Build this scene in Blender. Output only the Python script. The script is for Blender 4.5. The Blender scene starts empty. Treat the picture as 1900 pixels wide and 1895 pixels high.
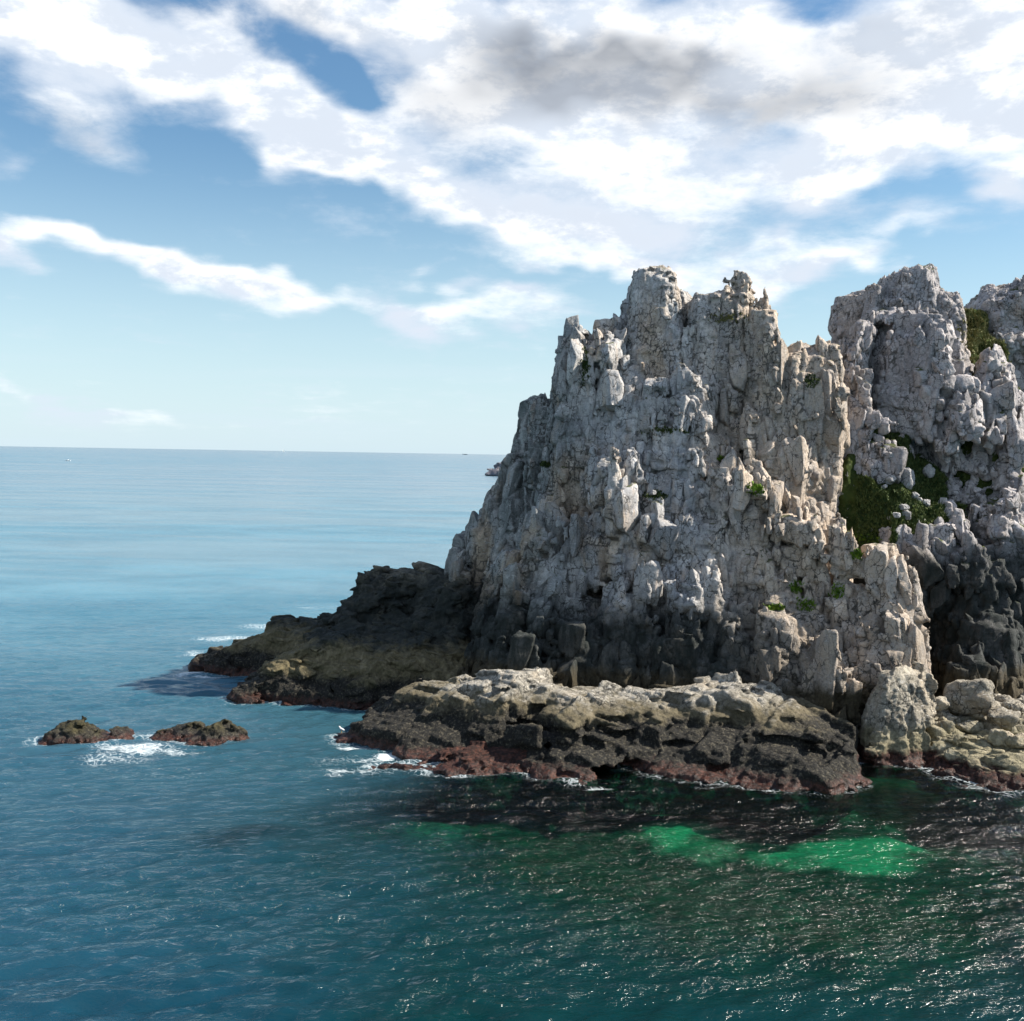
import bpy, math, random
import numpy as np
from mathutils import Vector, Matrix
from concurrent.futures import ThreadPoolExecutor
R = math.radians
SC = bpy.context.scene
COL = SC.collection
import time; T0 = time.time()
QUAL = 1.0; L3K = 0.4            # mesh fineness (1 = final)

# ------------------------------------------------------------------ camera, sky, sun, exposure
CAM_H, PITCH, ROLL = 25.0, R(-3.12), R(0.97)
cam_d = bpy.data.cameras.new('camera'); cam = bpy.data.objects.new('camera', cam_d); COL.objects.link(cam)
cam_d.sensor_width = 36; cam_d.lens = 36; cam_d.clip_start = .5; cam_d.clip_end = 200000
cam_m = Matrix.Rotation(math.pi/2 + PITCH, 3, 'X') @ Matrix.Rotation(ROLL, 3, 'Z')
cam.rotation_euler = cam_m.to_euler(); cam.location = (0, 0, CAM_H)
SC.camera = cam
CM = np.array(cam_m)

SUN_DIR = Vector((0.90, 0.03, 0.76)).normalized()      # towards the sun
SUN_EL = math.asin(SUN_DIR.z); SUN_AZ = math.atan2(SUN_DIR.x, SUN_DIR.y)
sd = bpy.data.lights.new('sun', 'SUN'); sd.energy = 5.0; sd.angle = R(0.6); sd.color = (1.0, .93, .82)
so = bpy.data.objects.new('sun', sd); COL.objects.link(so)
so.rotation_euler = (-SUN_DIR).to_track_quat('-Z', 'Y').to_euler(); so.location = (60, 10, 90)
SC.view_settings.view_transform = 'Standard'; SC.view_settings.look = 'None'
SC.view_settings.exposure = 0.92; SC.view_settings.gamma = 1
SC.cycles.max_bounces = 6; SC.cycles.diffuse_bounces = 2; SC.cycles.glossy_bounces = 3
SC.cycles.transparent_max_bounces = 8; SC.cycles.transmission_bounces = 3
SC.cycles.caustics_reflective = False; SC.cycles.caustics_refractive = False
SC.cycles.use_denoising = True


class NT:
    """small node-tree writer"""
    def __init__(s, tree): s.t = tree; s.n = tree.nodes; s.l = tree.links
    def new(s, typ, **kw):
        n = s.n.new(typ)
        for k, v in kw.items(): setattr(n, k, v)
        return n
    def put(s, inp, v):
        if isinstance(v, bpy.types.NodeSocket): s.l.new(v, inp)
        elif v is not None:
            try: inp.default_value = v
            except Exception: inp.default_value = (v[0], v[1], v[2], 1)
    def math(s, op, a, b=None, c=None, clamp=False):
        n = s.new('ShaderNodeMath', operation=op, use_clamp=clamp)
        for i, v in enumerate((a, b, c)):
            if v is not None: s.put(n.inputs[i], v)
        return n.outputs[0]
    def vec(s, op, a, b=None, out=0):
        n = s.new('ShaderNodeVectorMath', operation=op)
        s.put(n.inputs[0], a)
        if b is not None: s.put(n.inputs[1 if op != 'SCALE' else 3], b)
        return n.outputs['Value'] if op in ('LENGTH', 'DOT_PRODUCT', 'DISTANCE') else n.outputs[0]
    def noise(s, vec, scale, detail=4, rough=.55, lac=2, dist=0, color=False):
        n = s.new('ShaderNodeTexNoise')
        s.put(n.inputs['Vector'], vec); n.inputs['Scale'].default_value = scale
        n.inputs['Detail'].default_value = detail; n.inputs['Roughness'].default_value = rough
        n.inputs['Lacunarity'].default_value = lac; n.inputs['Distortion'].default_value = dist
        return n.outputs['Color' if color else 'Fac']
    def voro(s, vec, scale, feature='F1', out='Distance', rnd=1.0, metric='EUCLIDEAN'):
        n = s.new('ShaderNodeTexVoronoi', feature=feature)
        if feature != 'DISTANCE_TO_EDGE': n.distance = metric
        s.put(n.inputs['Vector'], vec); n.inputs['Scale'].default_value = scale
        n.inputs['Randomness'].default_value = rnd
        return n.outputs[out]
    def ramp(s, v, lo, hi, a=0.0, b=1.0, smooth=True):
        n = s.new('ShaderNodeMapRange', interpolation_type='SMOOTHSTEP' if smooth else 'LINEAR')
        s.put(n.inputs[0], v); s.put(n.inputs[1], lo); s.put(n.inputs[2], hi)
        s.put(n.inputs[3], a); s.put(n.inputs[4], b)
        return n.outputs[0]
    def mix(s, f, a, b, mode='MIX'):
        n = s.new('ShaderNodeMix', data_type='RGBA', blend_type=mode)
        s.put(n.inputs[0], f); s.put(n.inputs[6], a); s.put(n.inputs[7], b)
        return n.outputs[2]
    def xyz(s, v):
        n = s.new('ShaderNodeSeparateXYZ'); s.put(n.inputs[0], v); return n.outputs
    def comb(s, x, y, z):
        n = s.new('ShaderNodeCombineXYZ')
        for i, v in enumerate((x, y, z)): s.put(n.inputs[i], v)
        return n.outputs[0]
    def attr(s, name):
        return s.new('ShaderNodeAttribute', attribute_name=name).outputs['Fac']


def rays(px, py):
    px = np.asarray(px, float); py = np.asarray(py, float)
    d = np.stack([(px-950)/1900, (947.5-py)/1900, -np.ones_like(px)], -1)
    return d @ CM.T
def at(px, py, Y):                     # point on the sight line at world depth Y
    d = rays(px, py); return np.array([0, 0, CAM_H]) + d*(Y/d[..., 1:2] if d.ndim > 1 else Y/d[1])
def on_z(px, py, z=0.0):               # where the sight line meets height z
    d = rays(px, py); t = (z-CAM_H)/d[..., 2:3] if d.ndim > 1 else (z-CAM_H)/d[2]
    return np.array([0, 0, CAM_H]) + d*t

# ------------------------------------------------------------------ sky: Nishita plus a deck of clouds in the world
W = bpy.data.worlds.new('World'); SC.world = W; W.use_nodes = True
n = NT(W.node_tree); n.n.clear()
sky = n.new('ShaderNodeTexSky', sky_type='NISHITA'); sky.sun_disc = False
sky.sun_elevation = SUN_EL; sky.sun_rotation = SUN_AZ
sky.air_density = 1.3; sky.dust_density = .3; sky.ozone_density = 1.6; sky.altitude = 20
bw = n.new('ShaderNodeBackground'); ow = n.new('ShaderNodeOutputWorld')
STR = 0.064
tc = n.new('ShaderNodeTexCoord').outputs['Generated']
dx, dy, dz = n.xyz(tc)
az = n.math('ARCTAN2', dx, dy)                           # compass angle, 0 = straight ahead
el = n.math('ARCSINE', dz)
def ang(px, py):
    d = rays(px, py); return math.atan2(d[0], d[1]), math.atan2(d[2], math.hypot(d[0], d[1]))
# cloud texture lives on a flat layer seen in perspective
zz = n.math('ADD', n.math('MAXIMUM', dz, 0.0), 0.10)
cl = n.comb(n.math('DIVIDE', dx, zz), n.math('DIVIDE', dy, zz), 0.0)
wob = n.vec('SCALE', n.vec('SUBTRACT', n.noise(n.comb(az, n.math('MULTIPLY', el, 1.6), 0.3), 5.5, 3, .6, color=True), (.5, .5, .5)), .16)
ae = n.vec('ADD', n.comb(az, el, 0.0), wob)
# hand-placed cloud banks: px, py, half width, half height (photo pixels), turn in degrees, strength
BANKS = [(600, 70, 170, 60, -25, .5), (760, 180, 90, 70, 0, .4), (560, 190, 110, 60, -30, .35),
         (820, 250, 230, 90, -12, .7), (720, 50, 200, 60, 0, .6), (520, 250, 160, 80, -15, .5), (980, 380, 280, 55, -5, .6), (430, 120, 120, 90, -20, .5), (150, 775, 420, 26, -2, .55), (330, 90, 140, 90, 0, .5),
         (150, 60, 330, 150, -12, 1.0), (60, 10, 200, 90, 0, .7), (150, 220, 170, 90, -35, .62), (10, 290, 60, 40, 0, .3),
         (600, 20, 330, 75, 0, .8), (470, 190, 120, 110, 0, .45), (600, 260, 230, 90, -18, .75), (760, 330, 330, 70, -20, .75),
         (900, 130, 260, 130, -20, .9), (1150, 60, 480, 170, 0, 1.2), (1250, 180, 420, 130, 0, 1.1), (1650, 100, 430, 190, 0, 1.3),
         (1700, 240, 330, 110, 12, 1.0), (1250, 330, 420, 110, -8, .85), (1120, 440, 350, 85, -6, .85), (1500, 350, 200, 70, 15, .6),
         (1900, 330, 110, 70, 15, 1.0), (1730, 430, 130, 50, 5, .62), (1560, 465, 150, 40, 8, .55), (1430, 510, 180, 34, 8, .6), (1190, 490, 280, 40, 0, .65),
         (180, 455, 280, 52, -12, 1.05), (390, 510, 190, 58, -10, 1.1), (560, 508, 150, 50, -6, 1.0), (60, 420, 140, 30, -4, .6), (700, 575, 180, 46, -14, .6), (920, 580, 210, 40, 4, .7), (790, 525, 80, 20, 0, .3),
         (870, 495, 60, 22, -10, .3), (1900, 130, 300, 200, 0, 1.2)]
HOLES = [(675, 155, 75, 38, -38, .5), (330, 270, 130, 100, 0, .25), (60, 370, 400, 40, 0, .2),
         (1330, 300, 60, 25, 0, .1), (430, 90, 60, 60, 0, .35)]
DARK = [(1110, 160, 300, 110, -8, 1.25), (1500, 190, 260, 80, 8, .65), (830, 190, 170, 80, -25, .35), (1250, 110, 300, 60, 0, .5), (560, 60, 170, 60, 0, .3), (100, 230, 150, 60, 0, .35), (1660, 60, 200, 60, 0, .3)]
def blob(vec, px, py, hw, hh, rot, w):
    a, e = ang(px, py); a1, e1 = ang(px+hw, py); a2, e2 = ang(px, py-hh)
    sa = max(abs(a1-a), .01)*1.25; se = max(abs(e2-e), .01)*1.25
    m = n.new('ShaderNodeMapping', vector_type='TEXTURE')
    n.put(m.inputs[0], vec)
    m.inputs['Location'].default_value = (a, e, 0); m.inputs['Rotation'].default_value = (0, 0, R(rot)); m.inputs['Scale'].default_value = (sa, se, 1)
    return n.ramp(n.vec('LENGTH', m.outputs[0]), 1.0, 0.0, 0.0, w)
def total(vec, L):
    s = None
    for b in L:
        v = blob(vec, *b); s = v if s is None else n.math('ADD', s, v)
    return s
bank = n.math('MINIMUM', total(ae, BANKS), 1.15)
hole = total(ae, HOLES)
ll = n.comb(n.math('MULTIPLY', az, 1.0), n.math('MULTIPLY', el, 2.1), .7)
f1 = n.noise(ll, 9.5, 11, .63, dist=.15)
f2 = n.noise(cl, 3.2, 8, .62, dist=.3)
fb = n.math('ADD', n.math('MULTIPLY', f1, .62), n.math('MULTIPLY', f2, .38))
# outside the placed banks an even scatter of clouds fills the rest of the sky
away = n.math('MULTIPLY', n.ramp(n.math('ABSOLUTE', az), .55, .9), .30)
dens = n.math('ADD', n.math('SUBTRACT', n.math('ADD', n.math('MULTIPLY', bank, .72), away), n.math('MULTIPLY', hole, .55)),
              n.math('MULTIPLY', n.math('SUBTRACT', fb, .5), 2.1))
alpha = n.math('MULTIPLY', n.ramp(dens, .0, .80), n.ramp(el, .0, .04))
thick = n.ramp(dens, .45, 1.15)
# self shading: denser towards the sun = darker
up = n.vec('ADD', ll, (-.03, -.05, 0))
f3 = n.noise(up, 9.5, 7, .63, dist=.15)
rel = n.ramp(n.math('SUBTRACT', f3, f1), -.10, .10)
drk = n.math('MINIMUM', total(ae, DARK), 1.0)
shade = n.math('MULTIPLY', drk, n.ramp(n.noise(ll, 4.0, 5, .6), .25, .7, .55, 1.05), clamp=True)
cwhite = n.mix(rel, (6.4, 7.1, 8.1, 1), (9.9, 10.0, 10.1, 1))
cwhite = n.mix(n.math('MULTIPLY', thick, n.math('SUBTRACT', .45, n.math('MULTIPLY', rel, .35))), cwhite, (6.2, 6.7, 7.5, 1))
ccol = n.mix(shade, cwhite, (2.3, 2.55, 3.0, 1))
# sky tint: cyan-blue, a touch more saturated than the raw model
hs = n.new('ShaderNodeHueSaturation'); hs.inputs['Saturation'].default_value = 1.12; hs.inputs['Hue'].default_value = .5
n.put(hs.inputs['Color'], sky.outputs[0])
skyc = n.mix(1.0, hs.outputs[0], (.84, 1.0, 1.10, 1), 'MULTIPLY')
skyc = n.mix(n.ramp(el, .30, -.03, 0, .80), skyc, (5.9, 7.6, 8.9, 1))
col = n.mix(alpha, skyc, ccol)
# thin haze streak low over the sea
st = n.noise(n.comb(n.math('MULTIPLY', az, 1.3), n.math('MULTIPLY', el, 26.0), 2.0), 2.2, 4, .5)
col = n.mix(n.math('MULTIPLY', n.ramp(st, .5, .75), n.math('MULTIPLY', n.ramp(el, .11, .05), .35)), col, (6.0, 7.2, 8.0, 1))
n.put(bw.inputs[0], col); bw.inputs[1].default_value = STR
n.l.new(bw.outputs[0], ow.inputs[0])
W.cycles.sampling_method = 'MANUAL'; W.cycles.sample_map_resolution = 512

# ------------------------------------------------------------------ number crunching: hashes, noise, cells, surface nets
POOL = ThreadPoolExecutor(4)
def chunked(fn, P, size=60000):
    parts = [P[i:i+size] for i in range(0, len(P), size)]
    res = list(POOL.map(fn, parts))
    if isinstance(res[0], tuple): return tuple(np.concatenate([r[k] for r in res]) for k in range(len(res[0])))
    return np.concatenate(res)
def hsh(ix, iy, iz, seed):
    h = (ix.astype(np.uint32)*np.uint32(0x27d4eb2d)) ^ (iy.astype(np.uint32)*np.uint32(0x165667b1)) ^ (iz.astype(np.uint32)*np.uint32(0x9e3779b1))
    h = h + np.uint32(seed*7919 + 17)
    h ^= h >> np.uint32(15); h *= np.uint32(0x85ebca6b); h ^= h >> np.uint32(13); h *= np.uint32(0xc2b2ae35); h ^= h >> np.uint32(16)
    return h
def unit(h, k):
    h = h*np.uint32(2654435761 + 2*k*40503 & 0xffffffff | 1); h ^= h >> np.uint32(15); h *= np.uint32(0x9e3779b1)
    return ((h >> np.uint32(8)).astype(np.float32))*np.float32(1/16777216)
def vnoise(P, seed=0):
    def f(p):
        b = np.floor(p).astype(np.int64); t = (p-b).astype(np.float32); t = t*t*(3-2*t); out = 0
        for i in (0, 1):
            for j in (0, 1):
                for k in (0, 1):
                    w = (t[:, 0] if i else 1-t[:, 0])*(t[:, 1] if j else 1-t[:, 1])*(t[:, 2] if k else 1-t[:, 2])
                    out = out + w*unit(hsh(b[:, 0]+i, b[:, 1]+j, b[:, 2]+k, seed), 1)
        return out*2-1
    return chunked(f, P)
def fbm(P, cell, seed=0, octv=4, gain=.5):
    Q = P/np.array(cell); a = 1.; s = 0; tot = 0
    for o in range(octv):
        s = s + a*vnoise(Q*(2.03**o)+17.3*o, seed+o); tot += a; a *= gain
    return s/tot
def cells(P, cell, seed, power=3.0):
    """nearest jittered lattice cell: edge width, three random numbers, offset from its centre"""
    cell = np.array(cell, dtype=np.float32)
    def f(p):
        q = (p/cell).astype(np.float32); b = np.floor(q).astype(np.int64)
        N = len(q); F1 = np.full(N, 1e9, np.float32); F2 = F1.copy(); H = np.zeros(N, np.uint32); D = np.zeros((N, 3), np.float32)
        for i in (-1, 0, 1):
            for j in (-1, 0, 1):
                for k in (-1, 0, 1):
                    h = hsh(b[:, 0]+i, b[:, 1]+j, b[:, 2]+k, seed)
                    d = np.stack([q[:, 0]-(b[:, 0]+i+.5+(unit(h, 1)-.5)*.85), q[:, 1]-(b[:, 1]+j+.5+(unit(h, 2)-.5)*.85),
                                  q[:, 2]-(b[:, 2]+k+.5+(unit(h, 3)-.5)*.85)], 1).astype(np.float32)
                    a = np.abs(d)
                    if power == 2: v = np.sqrt((a*a).sum(1))
                    else: v = (a**power).sum(1)**(1/power)
                    c1 = v < F1
                    F2 = np.where(c1, F1, np.minimum(F2, v)); F1 = np.where(c1, v, F1)
                    H = np.where(c1, h, H); D = np.where(c1[:, None], d, D)
        return F2-F1, unit(H, 5), unit(H, 6), unit(H, 7), unit(H, 8), D*cell
    return chunked(f, P, 40000)

def bricks(P, size, seed):
    """three sets of joints: long upright cracks, cross joints staggered between them"""
    sx, sy, sz = size
    def f(p):
        zero = np.zeros(len(p), np.int64)
        def irr(v, s_, k): return v/s_+.42*np.sin(v/s_*1.9+k)+.22*np.sin(v/s_*4.3+k*2.1)
        qx = irr(p[:, 0], sx, seed*1.3); i = np.floor(qx).astype(np.int64); hx = hsh(i, zero, zero, seed)
        qy = irr(p[:, 1]+unit(hx, 1)*sy*3, sy, seed*.7); j = np.floor(qy).astype(np.int64); hy = hsh(i, j, zero+3, seed)
        sc = .65+.9*unit(hy, 2); qz = irr(p[:, 2]+unit(hy, 3)*sz*3, sz, seed*.4)*sc; k = np.floor(qz).astype(np.int64); H = hsh(i, j, k, seed+1)
        fx, fy, fz = qx-i, qy-j, qz-k
        e = np.minimum(np.minimum(fx, 1-fx), np.minimum(np.minimum(fy, 1-fy)*sy/sx, np.minimum(fz, 1-fz)*min(sz/sx, 1.3)/sc))*1.6
        D = np.stack([(fx-.5)*sx, (fy-.5)*sy, (fz-.5)*sz/sc], 1)
        return e.astype(np.float32), unit(H, 5), unit(H, 6), unit(H, 7), unit(H, 8), D.astype(np.float32)
    return chunked(f, P, 60000)

def surface_nets(f, org, h):
    s = f < 0
    c = np.zeros(tuple(np.array(f.shape)-1), np.uint8)
    for i in (0, 1):
        for j in (0, 1):
            for k in (0, 1):
                c += s[i:c.shape[0]+i, j:c.shape[1]+j, k:c.shape[2]+k]
    cell = np.argwhere((c > 0) & (c < 8)); idx = np.full(c.shape, -1, np.int64); idx[tuple(cell.T)] = np.arange(len(cell))
    acc = np.zeros((len(cell), 3)); cnt = np.zeros(len(cell))
    cor = [(i, j, k) for i in (0, 1) for j in (0, 1) for k in (0, 1)]
    val = {o: f[cell[:, 0]+o[0], cell[:, 1]+o[1], cell[:, 2]+o[2]] for o in cor}
    for a in cor:
        for ax in range(3):
            if a[ax]: continue
            b = list(a); b[ax] = 1; b = tuple(b)
            m = (val[a] < 0) != (val[b] < 0)
            t = val[a][m]/(val[a][m]-val[b][m])
            p = np.tile(np.array(a, float), (m.sum(), 1)); p[:, ax] += t
            acc[m] += p; cnt[m] += 1
    V = (cell+acc/cnt[:, None])*h+org
    Q = []
    for ax in range(3):
        u, v = (ax+1) % 3, (ax+2) % 3
        sh = [slice(None)]*3; sh2 = [slice(None)]*3; sh[ax] = slice(0, -1); sh2[ax] = slice(1, None)
        s0, s1 = s[tuple(sh)], s[tuple(sh2)]
        e = np.argwhere(s0 != s1)
        ok = (e[:, u] > 0) & (e[:, v] > 0) & (e[:, u] < f.shape[u]-1) & (e[:, v] < f.shape[v]-1); e = e[ok]
        ins = s0[tuple(e.T)]
        def g(du, dv):
            q = e.copy(); q[:, u] += du; q[:, v] += dv; return idx[tuple(q.T)]
        q = np.stack([g(-1, -1), g(0, -1), g(0, 0), g(-1, 0)], 1)
        q[~ins] = q[~ins][:, ::-1]; Q.append(q)
    return V, np.concatenate(Q)

def new_mesh(name, V, F, attrs=None, smooth=True):
    V = np.ascontiguousarray(V, np.float32); F = np.ascontiguousarray(F, np.int32); k = F.shape[1]
    me = bpy.data.meshes.new(name); me.vertices.add(len(V)); me.vertices.foreach_set('co', V.ravel())
    me.loops.add(F.size); me.loops.foreach_set('vertex_index', F.ravel())
    me.polygons.add(len(F)); me.polygons.foreach_set('loop_start', np.arange(0, F.size, k, dtype=np.int32))
    me.update(calc_edges=True)
    if smooth: me.polygons.foreach_set('use_smooth', np.ones(len(F), bool))
    for nm, a in (attrs or {}).items():
        at_ = me.attributes.new(nm, 'FLOAT', 'POINT'); at_.data.foreach_set('value', np.ascontiguousarray(a, np.float32))
    me.update(); return me
def mesh_obj(name, V, F, mat, attrs=None, smooth=True, parent=None):
    o = bpy.data.objects.new(name, new_mesh(name, V, F, attrs, smooth)); o.data.materials.append(mat); COL.objects.link(o)
    if parent: o.parent = parent
    return o
def remesh(V, F, vox):
    me = new_mesh('tmp', V, F); o = bpy.data.objects.new('tmp', me); COL.objects.link(o)
    m = o.modifiers.new('r', 'REMESH'); m.mode = 'VOXEL'; m.voxel_size = vox; m.adaptivity = 0
    dg = bpy.context.evaluated_depsgraph_get(); ev = o.evaluated_get(dg); r = ev.to_mesh()
    nv, npoly = len(r.vertices), len(r.polygons)
    V2 = np.empty(nv*3, np.float32); r.vertices.foreach_get('co', V2)
    N2 = np.empty(nv*3, np.float32); r.vertices.foreach_get('normal', N2)
    F2 = np.empty(len(r.loops), np.int32); r.loops.foreach_get('vertex_index', F2)
    tot = np.empty(npoly, np.int32); r.polygons.foreach_get('loop_total', tot)
    ev.to_mesh_clear(); bpy.data.objects.remove(o); bpy.data.meshes.remove(me)
    if (tot == 4).all(): F2 = F2.reshape(-1, 4)
    else:
        st = np.concatenate([[0], np.cumsum(tot)[:-1]]); q = st[tot == 4][:, None]+np.arange(4)
        F2 = F2[q]
    return V2.reshape(-1, 3), F2, N2.reshape(-1, 3)

# ------------------------------------------------------------------ rock bodies
# a block: left/right edge and top at left/right (photo pixels) , lower left/right edge and its height row,
#          front depth at top and foot, thickness at top and foot (metres)
def block(xl, xr, ytl, ytr, bl, br, yb, Dt, Db, tt, tb, yaw=0, pw=4, back=0.0):
    return dict(xl=xl, xr=xr, ytl=ytl, ytr=ytr, bl=bl, br=br, yb=yb, Dt=Dt, Db=Db, tt=tt, tb=tb, yaw=yaw, pw=pw, back=back)
def block_field(b, X, Y, Z):
    tl = at(b['xl'], b['ytl'], b['Dt']); tr = at(b['xr'], b['ytr'], b['Dt']); k = 1+b['tt']*.5/b['Dt']*0
    bl = at(b['bl'], b['yb'], b['Db']); br = at(b['br'], b['yb'], b['Db'])
    ct = np.array([(tl[0]+tr[0])/2, b['Dt']+b['tt']/2]); cb = np.array([(bl[0]+br[0])/2, b['Db']+b['tb']/2])
    zt = (tl[2]+tr[2])/2; zb = (bl[2]+br[2])/2
    rt = np.array([(tr[0]-tl[0])/2, b['tt']/2]); rb = np.array([(br[0]-bl[0])/2, b['tb']/2])
    t = np.clip((zt-Z)/max(zt-zb, .5), -.15, 1.25)
    cx = ct[0]+(cb[0]-ct[0])*t; cy = ct[1]+(cb[1]-ct[1])*t
    rx = rt[0]+(rb[0]-rt[0])*t; ry = rt[1]+(rb[1]-rt[1])*t
    c, s = math.cos(R(b['yaw'])), math.sin(R(b['yaw']))
    u = ((X-cx)*c+(Y-cy)*s)/rx; v = (-(X-cx)*s+(Y-cy)*c)/ry
    p = b['pw']; m = np.minimum(rx, ry)
    side = ((np.abs(u)**p+np.abs(v)**p)**(1/p)-1)*m
    side *= .9
    cap = Z-(zt+(tr[2]-tl[2])/(tr[0]-tl[0])*(X-ct[0])+b['back']*(Y-ct[1]))
    r = .5
    a = np.maximum(side+r, 0); e = np.maximum(cap+r, 0)
    return np.minimum(np.maximum(side, cap), 0)*0+np.where((side > -r) & (cap > -r), np.sqrt(a*a+e*e)-r, np.maximum(side, cap))

def solid(blocks, h=.5, seed=1, floor=-2.6, wob=.7):
    lo = np.array([1e9]*3); hi = -lo
    for b in blocks:
        pts = [at(b['xl'], b['ytl'], b['Dt']), at(b['xr'], b['ytr'], b['Dt']), at(b['bl'], b['yb'], b['Db']), at(b['br'], b['yb'], b['Db'])]
        pts += [p+np.array([0, b['tt'] if i < 2 else b['tb'], 0]) for i, p in enumerate(pts)]
        P = np.array(pts); lo = np.minimum(lo, P.min(0)-5); hi = np.maximum(hi, P.max(0)+5)
    lo[2] = floor-1; n_ = np.ceil((hi-lo)/h).astype(int)+1
    ax = [lo[i]+np.arange(n_[i])*h for i in range(3)]
    X, Y, Z = np.meshgrid(*ax, indexing='ij')
    X = X.astype(np.float32); Y = Y.astype(np.float32); Z = Z.astype(np.float32)
    f = np.full(X.shape, 50., np.float32)
    for g in POOL.map(lambda b: block_field(b, X, Y, Z).astype(np.float32), blocks):
        k = .7; hh = np.maximum(k-np.abs(f-g), 0)/k
        f = np.minimum(f, g)-hh*hh*k*.25
    P = np.stack([X.ravel(), Y.ravel(), Z.ravel()], 1)
    near = (np.abs(f) < 3*wob+2).ravel()
    w = np.zeros(len(P), np.float32); w[near] = fbm(P[near], (6, 6, 9), seed+50, 2)
    f = f+w.reshape(f.shape)*wob
    return f, lo

def tri(f, lo, h, P):
    """trilinear look-up of one or more grids"""
    q = (P-lo)/h; b = np.clip(np.floor(q).astype(np.int32), 0, np.array(f[0].shape)-2); t = (q-b).astype(np.float32)
    out = [0]*len(f); sy = f[0].shape[2]; sx = sy*f[0].shape[1]
    base = b[:, 0]*sx+b[:, 1]*sy+b[:, 2]
    for i in (0, 1):
        for j in (0, 1):
            for k in (0, 1):
                w = (t[:, 0] if i else 1-t[:, 0])*(t[:, 1] if j else 1-t[:, 1])*(t[:, 2] if k else 1-t[:, 2])
                ix = base+i*sx+j*sy+k
                for m in range(len(f)): out[m] = out[m]+w*f[m].ravel()[ix]
    return out

def warped(P, s0, seed, lean=(0, 0), warp=.2, fan=None, dip=0.0, yaw=0.0):
    Q = P.astype(np.float32).copy()
    if fan is not None:
        xc, k, top = fan; Q[:, 0] = xc+(Q[:, 0]-xc)/(1+k*np.clip(top-Q[:, 2], 0, 60)/top)
    x0 = Q[:, 0].copy()
    Q[:, 0] += lean[0]*Q[:, 2]; Q[:, 1] += lean[1]*Q[:, 2]; Q[:, 2] += dip*x0
    if warp:
        for a in range(3): Q[:, a] += warp*s0*fbm(P, (s0*2.2,)*3, seed+7*a, 2)
    if yaw: Q[:, 0], Q[:, 1] = Q[:, 0]*math.cos(yaw)+Q[:, 1]*math.sin(yaw), -Q[:, 0]*math.sin(yaw)+Q[:, 1]*math.cos(yaw)
    return Q
def facet(P, F, n_, size, seed, off, crack, width, tilt=.3, flat=.9, lim=1.5, power=3., patch=(.5, 1.), mask=None, snap=.7, **kw):
    s0 = size[0]; Q = warped(P, s0, seed, **kw)
    e, r1, r2, r3, r4, D = bricks(Q, size, seed) if power == 0 else cells(Q, size, seed, power)
    key = (r1*4095).astype(np.int64) << 24 | (r2*4095).astype(np.int64) << 12 | (r3*4095).astype(np.int64)
    u, inv = np.unique(key, return_inverse=True)
    w = np.exp(-(F/(s0*.45+.2))**2)+1e-4
    W_ = np.bincount(inv, w)
    pm = np.stack([np.bincount(inv, w*P[:, a])/W_ for a in range(3)], 1)
    Fm = np.bincount(inv, w*F)/W_
    nm = np.stack([np.bincount(inv, w*n_[:, a])/W_ for a in range(3)], 1)
    nm /= np.maximum(np.linalg.norm(nm, axis=1), 1e-3)[:, None]
    j = np.stack([np.bincount(inv, r)/np.bincount(inv)-.5 for r in (r2, r3, r4)], 1); j[:, 2] *= .7
    if power == 0 and snap:
        yw = kw.get('yaw', 0.); A = np.array([[math.cos(yw), math.sin(yw), -.05], [-math.sin(yw), math.cos(yw), -.05], [.05, 0, 1.]])
        dt = nm@A.T; dt[:, 2] *= 1.15; k = np.argmax(np.abs(dt), 1); nm = nm+A[k]*np.sign(dt[np.arange(len(k)), k])[:, None]*snap
    nm = nm+j*2*tilt; nm /= np.linalg.norm(nm, axis=1)[:, None]
    pl = Fm[inv]+((P-pm[inv])*nm[inv]).sum(1)
    mk = 1. if mask is None else np.clip(mask[0]+fbm(P, (s0*4,)*3, seed+33, 2)*mask[1], 0, 1)
    G = F+np.clip((pl-F)*flat, -lim, lim)*mk
    G = G+(r1-.5)*2*off*mk
    cm = np.clip(patch[0]+fbm(P, (s0*1.5,)*3, seed+90, 2)*patch[1], .0, 1)
    ck = np.clip(1.25-e/width, 0, 1)*cm
    return (G+ck*crack*mk).astype(np.float32), nm[inv].astype(np.float32), ck, r1

def keep_large(V, F, share=.02):
    lab = np.arange(len(V)); E = np.concatenate([F[:, [0, 1]], F[:, [1, 2]], F[:, [2, 3]]])
    for _ in range(60):
        m = np.minimum(lab[E[:, 0]], lab[E[:, 1]]); new = lab.copy()
        np.minimum.at(new, E[:, 0], m); np.minimum.at(new, E[:, 1], m); np.minimum.at(new, lab[E[:, 0]], m); np.minimum.at(new, lab[E[:, 1]], m)
        new = new[new]; new = new[new]
        if (new == lab).all(): break
        lab = new
    cnt = np.bincount(lab, minlength=len(V)); ok = cnt[lab] > share*len(V)
    F = F[ok[F[:, 0]]]; ix = np.cumsum(ok)-1
    return V[ok], ix[F]

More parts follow.
